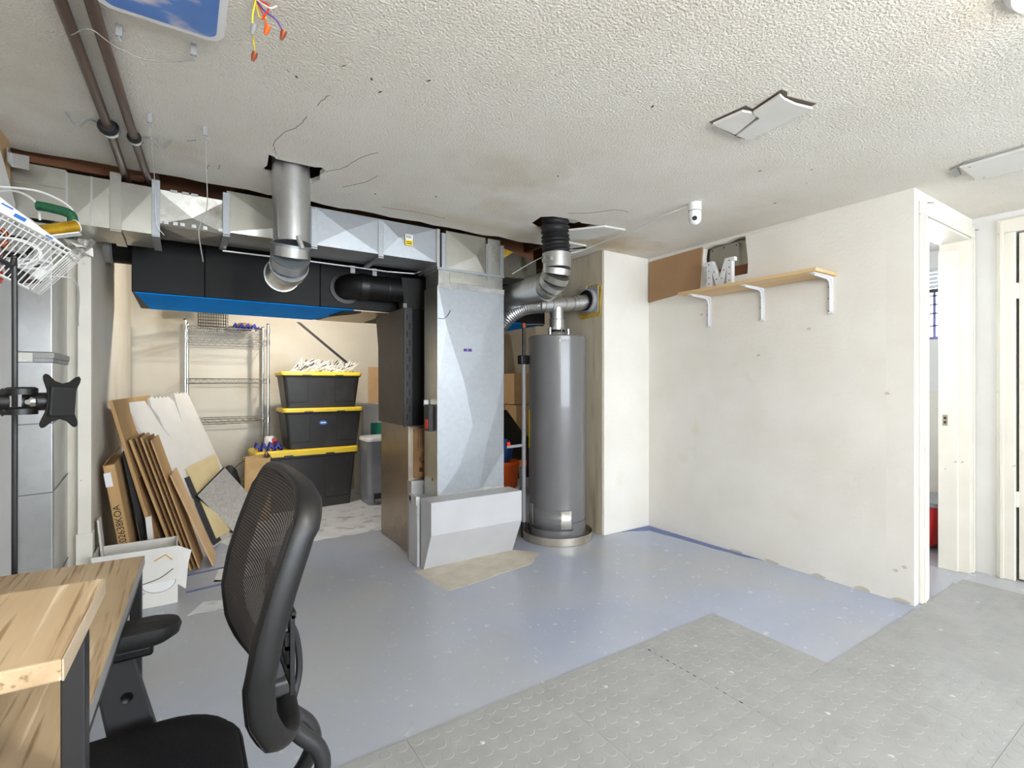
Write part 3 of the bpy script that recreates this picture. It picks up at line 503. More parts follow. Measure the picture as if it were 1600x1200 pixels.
MB().prism([(1.06, 3.74, 1.75), (1.34, 3.74, 1.75), (1.34, 4.48, 1.75), (.96, 4.48, 1.75)], (0, 0, -.006)).build('bare_underside', 'stainless_brown', bp)
MB().prism([(1.0, 3.79, 1.744), (1.12, 3.75, 1.744), (1.1, 3.85, 1.744), (.97, 4.1, 1.744)], (0, 0, -.012)).build('loose_flap', 'ink', bp)
be = thing('black_elbow', 'round black painted duct elbow leaving the plenum toward the furnace', 'duct', (1.1, 3.6, 1.8))
ep = [(1.0, 3.74, 1.9), (1.0, 3.68, 1.9)] + arc((1.09, 3.68, 1.9), (-.09, 0, 0), (0, -.09, 0), .3, PI / 2, 4) + [(1.18, 3.59, 1.9), (1.42, 3.585, 1.9)]
MB().tube(ep, .088, 20).build('elbow', 'black_paint', be, True)
for q in (5, 7): MB().tube([ep[min(q, len(ep) - 1)] if q == 5 else (1.25, 3.59, 1.9), (1.115, 3.59, 1.9) if q == 5 else (1.262, 3.59, 1.9)], .0925, 20).build('crimp_ring', 'black_plastic', be, True)
MB().lathe([(.115, 0), (.115, -.012), (.095, -.014)], (1.0, 3.72, 1.9), (0, 1, 0), 24).build('collar', 'black_plastic', be, True)
MB().prism([(1.34, 3.5, 1.98), (1.42, 3.5, 1.98), (1.6, 3.45, 1.98), (1.6, 3.45, 1.42), (1.5, 3.47, 1.5), (1.4, 3.5, 1.66), (1.36, 3.5, 1.8)], (0, .12, 0)).build('drop_boot', 'black_paint', be)
MB().box(1.35, 1.375, 3.485, 3.5, 1.74, 1.79).build('clip', 'grey_fit', be)

# ------------------------------------------------------------------ other ducts
wdct = thing('wall_stack_duct', 'upright galvanized wall duct with grey sealed joint beside the white post', 'duct', (-.6, 3.4, 0))
MB().box(-.74, -.5, 3.1, 3.8, 0, 1.3).build('lower_section', 'galvanized_bright', wdct, bevel=.003); MB().box(-.74, -.502, 3.102, 3.8, 1.345, 1.94).build('upper_section', 'galvanized_bright', wdct, bevel=.003)
sb = MB(); 
for z0, z1, e in ((1.3, 1.318, .004), (1.318, 1.345, .008)): sb.box(-.74, -.5 + e, 3.1 - e, 3.8, z0, z1)
sb.build('sealed_joint', 'sealant', wdct, bevel=.003)
for z in (.26, .7, 1.02):
    MB().tube([(-.74, 3.098, z - .01), (-.5, 3.098, z), (-.498, 3.098, z), (-.498, 3.8, z + .06)], .0025, 5).build('crease', 'galvanized', wdct)
MB().prism([(-.4995, 3.105, .05), (-.4995, 3.13, .12), (-.4995, 3.12, .4), (-.4995, 3.135, .7), (-.4995, 3.115, 1.0), (-.4995, 3.105, 1.2)], (.001, 0, 0)).build('sealant_streak', 'sealant', wdct)
MB().box(-.62, -.565, 3.088, 3.1, 1.3, 1.34).build('foil_patch', 'foil', wdct)
rp = thing('collar_pipe', 'short round galvanized collar pipe joining the black plenum at the post', 'duct', (-.35, 3.95, 1.95))
MB().tube([(-.56, 3.95, 2.06), (-.36, 3.95, 2.06)], .11, 24).build('pipe', 'galvanized_bright', rp, True); MB().tube([(-.36, 3.95, 2.06), (-.245, 3.95, 2.06)], .107, 24).build('painted_end', 'black_paint', rp, True)
for x in (-.47, -.41, -.36): MB().tube([(x - .006, 3.95, 2.06), (x + .006, 3.95, 2.06)], .114, 24).build('bead', 'galvanized', rp, True)
cf = MB(); random.seed(3)
for k in range(9):
    x, y, z = random.uniform(-.46, -.4), random.uniform(3.4, 3.46), random.uniform(1.86, 1.94); cf.add([(x + random.uniform(-.05, .05), y - .03 - random.random() * .03, z + random.uniform(-.05, .05)) for _ in range(3)] + [(x + random.uniform(-.05, .05), y, z + random.uniform(-.04, .04)) for _ in range(3)], [(0, 1, 2), (1, 3, 4), (2, 4, 5), (0, 5, 3)])
tag(cf.build('crumpled_foil', 'foil', solid=.001), 'crumpled foil insulation stuffed at the top of the white post', 'foil')
ro = thing('round_duct', 'round galvanized pipe dropping from a ragged ceiling hole into an elbow', 'duct', (.455, 2.69, 1.8))
MB().tube([(.45, 2.69, 2.5), (.46, 2.69, 1.9)], .088, 28).build('pipe', 'galvanized_bright', ro, True)
MB().tube([(.385, 2.645, 2.45), (.39, 2.64, 1.91)], .004, 5).build('seam', 'galvanized_bright', ro)
el = arc((.455, 2.81, 1.89), (0, -.12, 0), (0, 0, -.1), 0, PI / 2, 3)
for k in range(3): MB().tube([el[k], el[k + 1]], .09, 28).build('elbow_gore', 'galvanized_bright', ro, True)
for k in range(3): 
    d = (el[min(k + 1, 3)] - el[k]).normalized() * .006; MB().tube([el[k] - d, el[k] + d], .0935, 28).build('elbow_bead', 'galvanized', ro, True)
MB().tube([(.455, 2.81, 1.79), (.45, 2.93, 1.787)], .087, 28).build('run_pipe', 'galvanized_bright', ro, True); MB().tube([(.45, 2.925, 1.787), (.4495, 2.937, 1.787)], .091, 28).build('end_rim', 'galvanized_bright', ro, True)
MB().tube([(.47, 2.6, 1.92), (.49, 2.6, 1.86)], .012, 6).build('sealant_smear', 'sealant', ro)

fx = thing('flex_duct', 'black flexible duct from a broken ceiling hole into a silver elbow pipe', 'duct', (2.07, 2.62, 1.8))
pts = smoothpath([(2.1, 2.6, 2.5), (2.065, 2.61, 2.28), (2.075, 2.62, 2.15), (2.085, 2.62, 2.06)], 12)
MB().tube(pts, [.09 + .007 * math.sin(i * 2.2) + .003 * math.sin(i * .9) for i in range(len(pts))], 22).build('flex_hose', 'black_rubber', fx, True)
MB().tube([(2.085, 2.62, 2.065), (2.085, 2.62, 2.04)], .098, 24).build('clamp_band', 'galvanized_bright', fx, True)
MB().tube([(2.085, 2.62, 2.05), (2.085, 2.62, 1.97)], .094, 24).build('sleeve', 'galvanized_bright', fx, True)
e2 = arc((2.085, 2.73, 1.97), (0, -.11, 0), (0, 0, -.1), 0, PI / 2, 4)
for k in range(4): MB().tube([e2[k], e2[k + 1]], .094 + .002 * (k % 2), 24).build('elbow_gore', 'galvanized_dirty' if k % 2 else 'galvanized_bright', fx, True)
MB().tube([(2.085, 2.73, 1.868), (2.083, 2.9, 1.868)], .1, 24).build('coupling', 'galvanized_bright', fx, True); MB().tube([(2.083, 2.9, 1.865), (2.083, 3.3, 1.86), (2.083, 3.715, 1.85)], .09, 24).build('run_pipe', 'galvanized_bright', fx, True)
MB().box(1.975, 2.0, 2.55, 2.64, 2.0, 2.02).build('hanger_bar', 'galvanized_bright', fx)

# ------------------------------------------------------------------ water heater, pan, flue
HX, HY, HR = 2.47, 3.10, .222
wh = thing('water_heater', 'tall grey cylindrical water heater standing in a drain pan', 'water heater', (HX, HY, .015))
MB().lathe([(HR - .012, .02), (HR, .03), (HR, 1.53)], (HX, HY, 0), (0, 0, 1), 64).build('tank', 'grey_tank', wh, True); MB().lathe([(HR + .003, 1.53), (HR + .004, 1.56), (HR - .006, 1.572), (.09, 1.578)], (HX, HY, 0), (0, 0, 1), 64).build('top_cap', 'grey_tank', wh, True)
MB().lathe([(HR + .002, .155), (HR + .002, .16)], (HX, HY, 0), (0, 0, 1), 64).build('base_seam', 'graphite', wh, True)
def on_tank(a0, a1, z0, z1, dr, m, name):
    mb = MB(); n = 10; vs = []
    for z in (z0, z1):
        for i in range(n + 1):
            a = a0 + (a1 - a0) * i / n; vs.append((HX + (HR + dr) * math.cos(a), HY + (HR + dr) * math.sin(a), z))
    mb.add(vs, [(i, i + 1, n + 2 + i, n + 1 + i) for i in range(n)]); return mb.build(name, m, wh, True, solid=.002)
va = math.atan2(-HY, -HX)
on_tank(va - .95, va + .55, .1, .255, .003, 'grey_tank', 'access_cover'); on_tank(va + .12, va + .5, .115, .25, .006, 'foil', 'foil_plate'); on_tank(va - 1.5, va - 1.25, .7, 1.0, .003, 'yellow', 'energy_label'); on_tank(va - 1.3, va - .95, .12, .28, .004, 'grey_fit', 'rating_plate')
for a in range(8): MB().lathe([(.006, 1.565), (.004, 1.578)], (HX + .2 * math.cos(a * PI / 4), HY + .2 * math.sin(a * PI / 4), 0), (0, 0, 1), 8).build('screw', 'chrome', wh)
MB().lathe([(.075, 1.578), (.075, 1.59), (.066, 1.605)], (HX, HY, 0), (0, 0, 1), 28).build('draft_ring', 'galvanized_dirty', wh, True); MB().lathe([(.062, 1.605), (.062, 1.625)], (HX, HY, 0), (0, 0, 1), 28).build('draft_gap', 'black_paint', wh)
for a in (.4, 2.5, 4.6): MB().tube([(HX + .066 * math.cos(a), HY + .066 * math.sin(a), 1.6), (HX + .066 * math.cos(a), HY + .066 * math.sin(a), 1.64)], .005, 6).build('hood_leg', 'chrome', wh)
for dx, dy in ((-.085, -.02), (.11, -.005)): MB().tube([(HX + dx, HY + dy, 1.575), (HX + dx, HY + dy, 1.64)], .012, 10).build('nipple', 'chrome', wh)
pn = MB().lathe([(.262, .002), (.272, .004), (.276, .062), (.272, .062), (.266, .01)], (HX, HY, 0), (0, 0, 1), 64, caps=False); pn.lathe([(.268, .002), (.268, .014)], (HX, HY, 0), (0, 0, 1), 64)
pan = tag(pn.build('drain_pan', 'pan_metal', None, True), 'shallow round metal drain pan under the water heater', 'pan')
fl = thing('flue_vent', 'galvanized flue tee pipe running from the water heater to the chimney', 'pipe', (HX, HY, 1.62))
MB().tube([(HX, HY, 1.622), (HX, HY, 1.71)], .06, 24).build('lower_pipe', 'galvanized_bright', fl, True); MB().tube([(HX, HY, 1.71), (HX, HY, 1.8)], .056, 24).build('tee_leg', 'galvanized_bright', fl, True); MB().tube([(HX, HY, 1.7), (HX, HY, 1.714)], .063, 24).build('bead', 'galvanized', fl, True)
MB().tube([(2.3, 3.12, 1.805), (2.62, 3.09, 1.845)], .058, 24).build('tee_run', 'galvanized_bright', fl, True)
for a, b in ((2.33, .01), (2.4, .006), (2.52, .006), (2.6, .01)): MB().tube([(a, 3.12 - (a - 2.3) * .094, 1.805 + (a - 2.3) * .125), (a + b, 3.12 - (a - 2.3) * .094, 1.805 + (a - 2.3) * .125)], .0615, 24).build('bead', 'galvanized', fl, True)
for k in range(5): MB().tube([(2.62 + k * .032, 3.09 - k * .006, 1.845 + k * .006), (2.655 + k * .032, 3.084 - k * .006, 1.851 + k * .006)], .062 if k % 2 else .058, 24).build('elbow_gore', 'galvanized_bright', fl, True)
pc = smoothpath([(2.31, 3.12, 1.806), (2.2, 3.17, 1.785), (2.12, 3.26, 1.72), (2.08, 3.4, 1.6), (2.05, 3.5, 1.4), (1.97, 3.62, 1.25)], 18)
MB().tube(pc, [.055 + .004 * (i % 2) for i in range(len(pc))], 18).build('corrugated_hose', 'galvanized_bright', fl, True)
fg = thing('chimney_flange', 'square metal flange bedded in yellow foam on the chimney face', 'flange', (2.77, 3.05, 1.75))
MB().prism([(2.777, a + random.uniform(-.008, .008), b + random.uniform(-.008, .008)) for a, b in rrect(2.925, 3.18, 1.74, 2.0, .03, 3)], (-.008, 0, 0)).build('foam_bed', 'foam_gap', fg)
MB().box(2.758, 2.768, 2.945, 3.155, 1.775, 1.985).build('plate', 'grey_fit', fg, bevel=.002); MB().lathe([(.095, 0), (.09, -.03), (.07, -.035)], (2.758, 3.05, 1.875), (1, 0, 0), 28).build('ring', 'grey_fit', fg, True); MB().lathe([(.082, -.034), (.082, -.037)], (2.758, 3.05, 1.875), (1, 0, 0), 28).build('throat', 'black_paint', fg)
MB().prism([(2.757, 3.16, 1.99), (2.757, 3.06, 2.0), (2.757, 3.08, 1.965), (2.757, 3.15, 1.95)], (-.008, 0, 0)).build('foil_scrap', 'foil', fg)
gp = thing('gas_pipe', 'black and silver gas pipe rising beside the water heater', 'pipe', (2.24, 3.23, 0))
MB().tube([(2.24, 3.23, 1.665), (2.34, 3.2, 1.672), (2.4, 3.19, 1.672)], .013, 10).build('cross_pipe', 'black_metal', gp, True); MB().tube([(2.24, 3.23, 1.42), (2.24, 3.23, 1.66)], .013, 10).build('upper_pipe', 'black_metal', gp, True)
MB().lathe([(.02, -.02), (.02, .012), (.017, .016)], (2.24, 3.23, 1.662), (0, 0, 1), 12).build('pipe_elbow', 'copper', gp, True); MB().box(2.2, 2.275, 3.2, 3.26, 1.355, 1.425).build('valve_body', 'black_plastic', gp, bevel=.006)
MB().tube([(2.24, 3.23, .06), (2.24, 3.23, 1.355)], .017, 12).build('riser', 'grey_fit', gp, True); MB().tube([(2.265, 3.25, .9), (2.265, 3.25, 1.35)], .008, 8).build('thin_riser', 'stainless_brown', gp, True)
MB().tube([(2.24, 3.23, .12), (2.24, 3.23, .0)], .022, 12).build('drip_leg', 'black_metal', gp, True); MB().tube([(2.24, 3.23, .72), (2.1, 3.26, .71)], .012, 8).build('branch', 'grey_fit', gp, True)
MB().box(2.1, 2.13, 3.25, 3.275, .715, .75).build('valve_handle', 'red', gp, bevel=.004); MB().box(2.225, 2.275, 3.24, 3.27, .55, .6).build('valve_handle', 'orange', gp, bevel=.004)
MB().tube(smoothpath([(2.26, 3.3, .55), (2.3, 3.36, .4), (2.25, 3.38, .3), (2.27, 3.34, .2), (2.26, 3.3, .1)]), .018, 10).build('hose', 'grey_cable', gp, True)

# ------------------------------------------------------------------ wall shelf, letter, panel, ceiling fittings
ws_ = thing('wall_shelf', 'light pine wall shelf on three white brackets', 'shelf', (3.17, 1.9, 1.84))
MB().box(3.04, 3.298, 1.44, 2.4, 1.852, 1.872).build('board', 'shelf_pine', ws_, bevel=.002)
for y in (1.475, 1.905, 2.315):
    a = [(3.298, 1.625), (3.298, 1.852), (3.06, 1.852), (3.06, 1.847), (3.27, 1.838), (3.284, 1.825), (3.289, 1.81), (3.289, 1.628)]
    br = MB().prism([(q, y - .014, z) for q, z in a], (0, .028, 0)).build('bracket', 'bracket_white', ws_, bevel=.003)
    MB().tube([(3.288, y, 1.64), (3.286, y, 1.80), (3.274, y, 1.828), (3.25, y, 1.838), (3.09, y, 1.845)], .0065, 8).build('rib', 'bracket_white', br, True)
    for z in (1.645, 1.72, 1.79): MB().lathe([(.004, 0), (.003, -.004)], (3.289, y + .009, z), (1, 0, 0), 8).build('screw', 'ink', br)
mk = thing('letter_sign', 'white metal letter M with small bulb holes standing on the wall shelf', 'letter', (3.2, 2.17, 1.872))
u = [(0, 0), (.36, 0), (.36, .13), (.27, .13), (.27, .62), (.46, .0), (.56, 0), (.75, .62), (.75, .13), (.66, .13), (.66, 0), (1, 0), (1, .13), (.92, .13), (.92, .87), (1, .87), (1, 1), (.7, 1), (.51, .42), (.3, 1), (0, 1), (0, .87), (.09, .87), (.09, .13), (0, .13)]
def mp(a, b): return (3.2, 2.295 - a * .245, 1.873 + b * .215)
MB().prism([mp(a, b) for a, b in u], (.035, 0, 0)).build('letter_body', 'letter', mk, bevel=.003)
for a, b in ((.18, .9), (.18, .68), (.18, .46), (.18, .25), (.18, .06), (.84, .9), (.84, .68), (.84, .46), (.84, .25), (.84, .06), (.35, .62), (.43, .36), (.5, .12), (.6, .36), (.67, .62)):
    q = mp(a, b); MB().lathe([(.0045, .0005), (.0045, -.001)], q, (1, 0, 0), 8).build('bulb_hole', 'ink', mk)
tag(MB().prism([(3.283, 2.89, 1.887), (3.283, 2.395, 1.93), (3.283, 2.37, 2.235), (3.283, 2.88, 2.225)], (.016, 0, 0)).build('fibre_panel', 'brown_panel'), 'brown fibreboard panel fixed high in the wall corner', 'panel')
def cpatch(name, pts, label, z=CZ - .004, th=.009, m='white_board'):
    return tag(MB().prism([(a, b, z) for a, b in pts], (0, 0, -th)).build(name, m), label, 'panel', 'drywall patches on the ceiling')
cpatch('ceiling_patch', [(1.79, 1.24), (1.8, 1.12), (1.83, 1.11), (1.88, 1.1), (1.94, 1.24)], 'short white drywall scrap of the split ceiling patch')
cpatch('ceiling_patch', [(1.84, 1.1), (1.81, .98), (1.85, .985), (1.92, .98), (2.0, .96), (2.03, 1.23), (1.95, 1.24), (1.9, 1.11)], 'long white drywall piece of the split ceiling patch', CZ - .006)
for p in ([(1.78, 1.25), (1.79, 1.1), (1.835, 1.1), (1.8, .97), (1.83, .965), (1.86, .98), (2.0, .945), (2.05, 1.24), (2.0, 1.26)],): MB().prism([(a, b, CZ - .0015) for a, b in p], (0, 0, .0015)).build('patch_gap', 'crack', ceiling)
pb = thing('ceiling_patch_board', 'white painted cover board screwed to the ceiling near the doorway', 'panel', (3.28, .6, CZ))
MB().box(3.14, 3.42, .2, .83, CZ - .014, CZ - .001).build('board', 'white_board', pb, bevel=.002)
for a, b in ((3.17, .8), (3.39, .8), (3.17, .6)): MB().lathe([(.005, 0), (.004, -.002)], (a, b, CZ - .014), (0, 0, 1), 8).build('screw', 'grey_fit', pb)
MB().prism([(3.11, .8, CZ - .001), (3.16, .87, CZ - .001), (3.3, .89, CZ - .001), (3.28, .86, CZ - .001), (3.15, .84, CZ - .001), (3.12, .7, CZ - .001), (3.11, .6, CZ - .001)], (0, 0, -.006)).build('torn_edge', 'concrete', pb)
cpatch('drywall_scrap', [(2.0, 2.46), (2.13, 2.43), (2.22, 2.48), (2.2, 2.58), (2.1, 2.6), (2.0, 2.57)], 'white drywall scrap tucked above the black flexible duct', CZ + .03)
o = cpatch('drywall_scrap', [(2.2, 2.64), (2.35, 2.44), (2.52, 2.42), (2.46, 2.72), (2.33, 2.8)], 'white drywall scrap hanging to the right of the flexible duct', CZ - .003, .012)
o = cpatch('drywall_scrap', [(2.32, 2.93), (2.38, 2.86), (2.56, 2.86), (2.5, 2.98), (2.4, 3.06)], 'small white drywall scrap near the chimney top', CZ - .004, .012)
MB().prism([(2.46, 2.96, CZ - .001), (2.58, 2.9, CZ - .001), (2.64, 2.94, CZ - .001), (2.58, 3.02, CZ - .001), (2.48, 3.03, CZ - .001)], (0, 0, .0012)).build('ceiling_gouge', 'ink', ceiling)
cm = thing('security_camera', 'small white round camera fixed under the ceiling with a thin cable', 'camera', (2.51, 1.86, CZ))
MB().lathe([(.038, 0), (.038, -.045)], (2.51, 1.86, CZ), (0, 0, 1), 24).build('mount', 'white_plastic', cm, True); MB().lathe([(.036, -.05), (.037, -.085), (.033, -.11), (.018, -.125), (.004, -.128)], (2.51, 1.86, CZ), (0, 0, 1), 24).build('head', 'white_plastic', cm, True)
MB().lathe([(.036, -.045), (.036, -.05)], (2.51, 1.86, CZ), (0, 0, 1), 24).build('joint', 'grey_fit', cm); MB().lathe([(.014, 0), (.012, .004)], (2.483, 1.84, CZ - .098), (-.8, -.6, -.35), 16).build('lens', 'black_plastic', cm)
tag(MB().tube(smoothpath([(2.49, 1.88, CZ - .012), (2.46, 2.05, CZ - .03), (2.5, 2.35, CZ - .04), (2.52, 2.6, CZ - .04), (2.5, 2.82, CZ - .06), (2.4, 2.85, CZ - .09), (2.25, 2.82, CZ - .11), (2.1, 2.87, CZ - .18), (1.98, 3.0, CZ - .27)]), .0032, 6).build('camera_cable', 'white_wire', None, True), 'thin white cable sagging from the security camera to the duct', 'cable')
sk = thing('sky_light_panel', 'white rimmed ceiling panel printed with blue sky and clouds', 'panel', (-.05, 1.4, CZ))
rr = rrect(-.2, .105, 1.0, 1.765, .045, 5)
MB().prism([(a, b, CZ - .002) for a, b in rr], (0, 0, -.022)).build('rim', 'white_plastic', sk, bevel=.006); MB().prism([(a, b, CZ - .0242) for a, b in rrect(-.178, .085, 1.02, 1.745, .03, 5)], (0, 0, -.0012)).build('printed_sheet', 'sky_print', sk)
for i, (xa, xb, xc, lab) in enumerate(((-.275, -.248, -.232, 'brown ceiling pipe nearer the left wall with a taped collar'), (-.205, -.17, -.14, 'brown ceiling pipe nearer the sky panel with a taped collar'))):
    t = thing('ceiling_pipe', lab, 'pipe', (xb, 2.3, CZ), 'brown pipes along the ceiling')
    z = CZ - .022; MB().tube([(xa + (xa - xb) * 1.2, .6, z), (xa, 1.8, z), (xb, 2.6, z), (xc, 3.14, z - .01), (xc, 3.4, z)], .0165, 12).build('pipe', 'brown_pipe', t, True)
    y = 2.6 + .05 * i; c = Vector((xb + .003 * i, y, z)); w_ = .036 if i == 0 else .026
    MB().lathe([(w_ * .7, -.035), (w_, -.02), (w_ * .95, .01), (w_ * .75, .03)], c, (.05, 1, 0), 14).build('tape_collar', 'black_rubber', t, True)
    MB().lathe([(w_ * 1.06, -.012), (w_ * 1.06, .004)], c, (.05, 1, 0), 16).build('strap_band', 'galvanized_bright', t, True)
    MB().tube(smoothpath([c + Vector((-.03 if i == 0 else .02, 0, .015)), c + Vector((-.06 if i == 0 else .06, -.02, .01)), c + Vector((-.1 if i == 0 else .09, .02, -.005)), c + Vector((-.13 if i == 0 else .13, -.02, .02))]), .0035, 5).build('strap_tail', 'grey_fit', t, True)
def clip(x, y, drop, lab):
    t = thing('ceiling_clip', lab, 'clip', (x, y, CZ), 'grey clips under the ceiling')
    MB().box(x - .008, x + .008, y - .005, y + .005, CZ - .035, CZ).build('clip_body', 'grey_fit', t, bevel=.001); MB().tube([(x, y, CZ - .035), (x + .002, y, CZ - .052)], .0025, 5).build('pin', 'grey_fit', t)
clip(-.155, 1.87, 0, 'grey ceiling clip between the brown pipes and the sky panel'); clip(.03, 1.85, 0, 'grey ceiling clip just behind the sky panel corner'); clip(-.105, 2.42, 0, 'grey ceiling clip next to the taped pipe collar'); clip(.08, 2.42, 0, 'grey ceiling clip above the long dangling wire')
tag(MB().tube(smoothpath([(-.27, 1.93, CZ - .04), (-.22, 1.86, CZ - .045), (-.17, 1.9, CZ - .05), (-.1, 1.93, CZ - .05), (-.03, 1.9, CZ - .05), (.03, 1.855, CZ - .045)]), .0016, 5).build('ceiling_wire', 'grey_cable', None, True), 'thin grey wire looped under the brown pipes to a clip', 'wire')
tag(MB().tube(smoothpath([(.08, 2.42, CZ - .04), (.085, 2.46, 2.1), (.088, 2.48, 1.95), (.06, 2.5, 1.85), (.075, 2.5, 1.72)]), .002, 5).build('dangling_wire', 'grey_cable', None, True), 'long thin wire dangling from the ceiling before the trunk duct', 'wire')
tag(MB().tube(smoothpath([(-.105, 2.42, CZ - .04), (-.107, 2.7, 2.2), (-.11, 3.03, 2.15), (-.105, 3.06, 2.0), (-.075, 3.07, 1.95)]), .0016, 5).build('dangling_wire', 'white_wire', None, True), 'thin pale wire hanging over the trunk duct strap below the pipes', 'wire')
jw = thing('loose_wiring', 'bundle of loose coloured electrical wires hanging from the ceiling', 'wires', (.17, 1.54, CZ)); random.seed(11)
for m, q in (('yellow', [(0, 0, 0), (-.008, .0, -.05), (-.005, .03, -.08), (.0, .06, -.07), (.006, .09, -.085)]), ('purple', [(0, 0, 0), (.02, -.01, -.03), (.05, .0, -.035), (.07, .01, -.055)]), ('orange', [(0, 0, 0), (.02, .01, -.03), (.03, .02, -.045)]), ('red', [(0, 0, 0), (.03, -.02, -.02), (.015, .0, -.05)]), ('white_wire', [(0, 0, 0), (.03, -.03, -.03), (.05, -.02, -.01)]), ('yellow', [(0, 0, 0), (.01, .02, -.03), (.025, .0, -.04)])):
    MB().tube(smoothpath([Vector((.17, 1.54, CZ)) + Vector(p) for p in q]), .0022, 6).build('wire', m, jw, True)
for q, m in (((-.005, .015, -.075), 'grey_fit'), ((.03, .02, -.06), 'orange'), ((.07, .01, -.065), 'copper'), ((.006, .1, -.1), 'copper')): MB().lathe([(.004, -.014), (.008, .0), (.008, .012)], Vector((.17, 1.54, CZ)) + Vector(q), (.3, -.5, 1), 10).build('wire_nut', m, jw, True)
ab = thing('angle_bracket', 'small galvanized corner bracket at the top of the white wall', 'bracket', (-.6, 3.0, 2.15)); MB().box(-.618, -.56, 3.0, 3.004, 2.14, 2.2).build('plate', 'galvanized_bright', ab); MB().box(-.618, -.614, 2.94, 3.0, 2.14, 2.2).build('plate', 'galvanized_bright', ab)

# ------------------------------------------------------------------ storage nook: bins, shelf, boards
def xf(mb, M):
    mb.v = [M @ p for p in mb.v]; return mb
def TR(x, y, z, rz=0, rx=0, ry=0): return Matrix.Translation((x, y, z)) @ Matrix.Rotation(rz, 4, 'Z') @ Matrix.Rotation(ry, 4, 'Y') @ Matrix.Rotation(rx, 4, 'X')
def tote(cx, cy, z0, w_, d_, h, rz, label, flat_top=False):
    t = thing('storage_bin', label, 'bin', (cx, cy, z0), 'black storage bins with yellow lids'); M = TR(cx, cy, z0, rz); a, b = w_ / 2, d_ / 2
    def sec(z, k, r=.035): return [Vector((x * k, y * (1 - (1 - k) * w_ / d_ * .6), z)) for x, y in rrect(-a, a, -b, b, r, 4)]
    xf(MB().loft([sec(0, .85), sec(h * .86, .945), sec(h * .87, .985), sec(h * .9, .985)]), M).build('body', 'bin_black', t, bevel=.004)
    xf(MB().loft([sec(h * .9, 1.0), sec(h * .97, 1.0), sec(h * .985, .985), sec(h, .975)]), M).build('lid', 'lid_yellow', t, bevel=.003)
    for s in (-.3, .28):
        for (x0, x1, z0_, z1_) in ((s * w_ - .13 * w_, s * w_ - .125 * w_, .16, .8), (s * w_ - .13 * w_, s * w_ + .12 * w_, .15, .17), (s * w_ + .12 * w_, s * w_ + .125 * w_, .16, .8)):
            zm = (z0_ + z1_) / 2; yb = lambda q: -b * (1 - (1 - (.85 + .095 * q / .86)) * w_ / d_ * .6) - .0015
            mb = MB(); mb.add([(x0, yb(z0_), z0_ * h), (x1, yb(z0_), z0_ * h), (x1, yb(z1_), z1_ * h), (x0, yb(z1_), z1_ * h)] + [(x0, yb(z0_) + .006, z0_ * h), (x1, yb(z0_) + .006, z0_ * h), (x1, yb(z1_) + .006, z1_ * h), (x0, yb(z1_) + .006, z1_ * h)], [(0, 1, 2, 3), (7, 6, 5, 4), (0, 4, 5, 1), (1, 5, 6, 2), (2, 6, 7, 3), (3, 7, 4, 0)])
            xf(mb, M).build('groove', 'bin_line', t)
    for s in (-.2, .2): xf(MB().box(s * w_ - .04, s * w_ + .04, -b - .006, -b + .002, h * .875, h * .92), M).build('latch_tab', 'bin_black', t, bevel=.003)
    return t, M
b1, M1 = tote(1.01, 5.26, 0, .945, .42, .58, .05, 'long low black bin with yellow lid at the bottom of the stack')
b2, M2 = tote(1.158, 5.265, .582, .755, .41, .388, .02, 'black bin with yellow lid and blue sticker in the middle of the stack')
b3, M3 = tote(1.145, 5.265, .972, .755, .41, .345, .0, 'dusty black bin with yellow lid topmost of the stack')
MB().prism([(1.145 + .038 * math.cos(q * PI / 6), 5.07, .825 + .022 * math.sin(q * PI / 6)) for q in range(12)], (0, -.008, 0)).build('oval_sticker', 'ink_blue', b2); MB().box(1.12, 1.17, 5.0605, 5.062, .82, .832).build('sticker_print', 'white_paper', b2)
random.seed(21); ww = MB(); wk = MB()
for k in range(230):
    c = Vector((random.uniform(.86, 1.4), random.uniform(5.14, 5.36), 1.321)); n = 7; a = random.uniform(-.5, 1.0); l = random.uniform(.05, .14); p = [c]
    for i in range(n): p.append(p[-1] + Vector((math.cos(a) * l / n * 1.3, random.uniform(-.015, .015), max(-.01, math.sin(a + .5) * l / n)))); a += random.uniform(-.4, .35)
    (ww if k % 5 else wk).tube(p, .0045, 4)
stuff(tag(ww.build('cable_heap', 'white_wire'), 'tangled heap of white cable ends on the topmost bin', 'cables')); stuff(tag(wk.build('cable_heap', 'black_wire'), 'dark cable ends mixed into the white heap on the topmost bin', 'cables'))
def crate(x0, x1, y0, y1, z, n, amp, label):
    mb = MB(); N = n * 10; top = [(x0 + (x1 - x0) * i / N, z + amp * 1.2 + amp * math.sin(i * 2 * PI / 10)) for i in range(N + 1)]
    for k in range(3):
        ya = y0 + (y1 - y0) * k / 2; mb.prism([(a, ya, b - amp * .9) for a, b in top] + [(a, ya, b + amp * .5) for a, b in top[::-1]], (0, .012, 0))
    for i in range(n): c = x0 + (x1 - x0) * (i + .75) / n; mb.box(c - .012, c + .012, y0, y1 + .01, z - .001 + .002, z + amp * .8)
    return tag(mb.build('bottle_cradle', 'blue_plastic', bevel=.003), label, 'rack', 'blue wavy plastic cradles')
crate(.56, .79, 5.08, 5.2, .583, 4, .028, 'blue wavy plastic cradle on the long low bin')
jar = thing('small_jar', 'small clear jar with a red patch behind the blue cradle', 'jar', (.72, 5.3, .58)); MB().lathe([(.05, 0), (.055, .06), (.05, .1), (.035, .115)], (.71, 5.32, .582), (0, 0, 1), 18).build('body', 'white_plastic', jar, True); MB().box(.72, .76, 5.26, 5.27, .62, .68).build('red_label', 'red', jar)
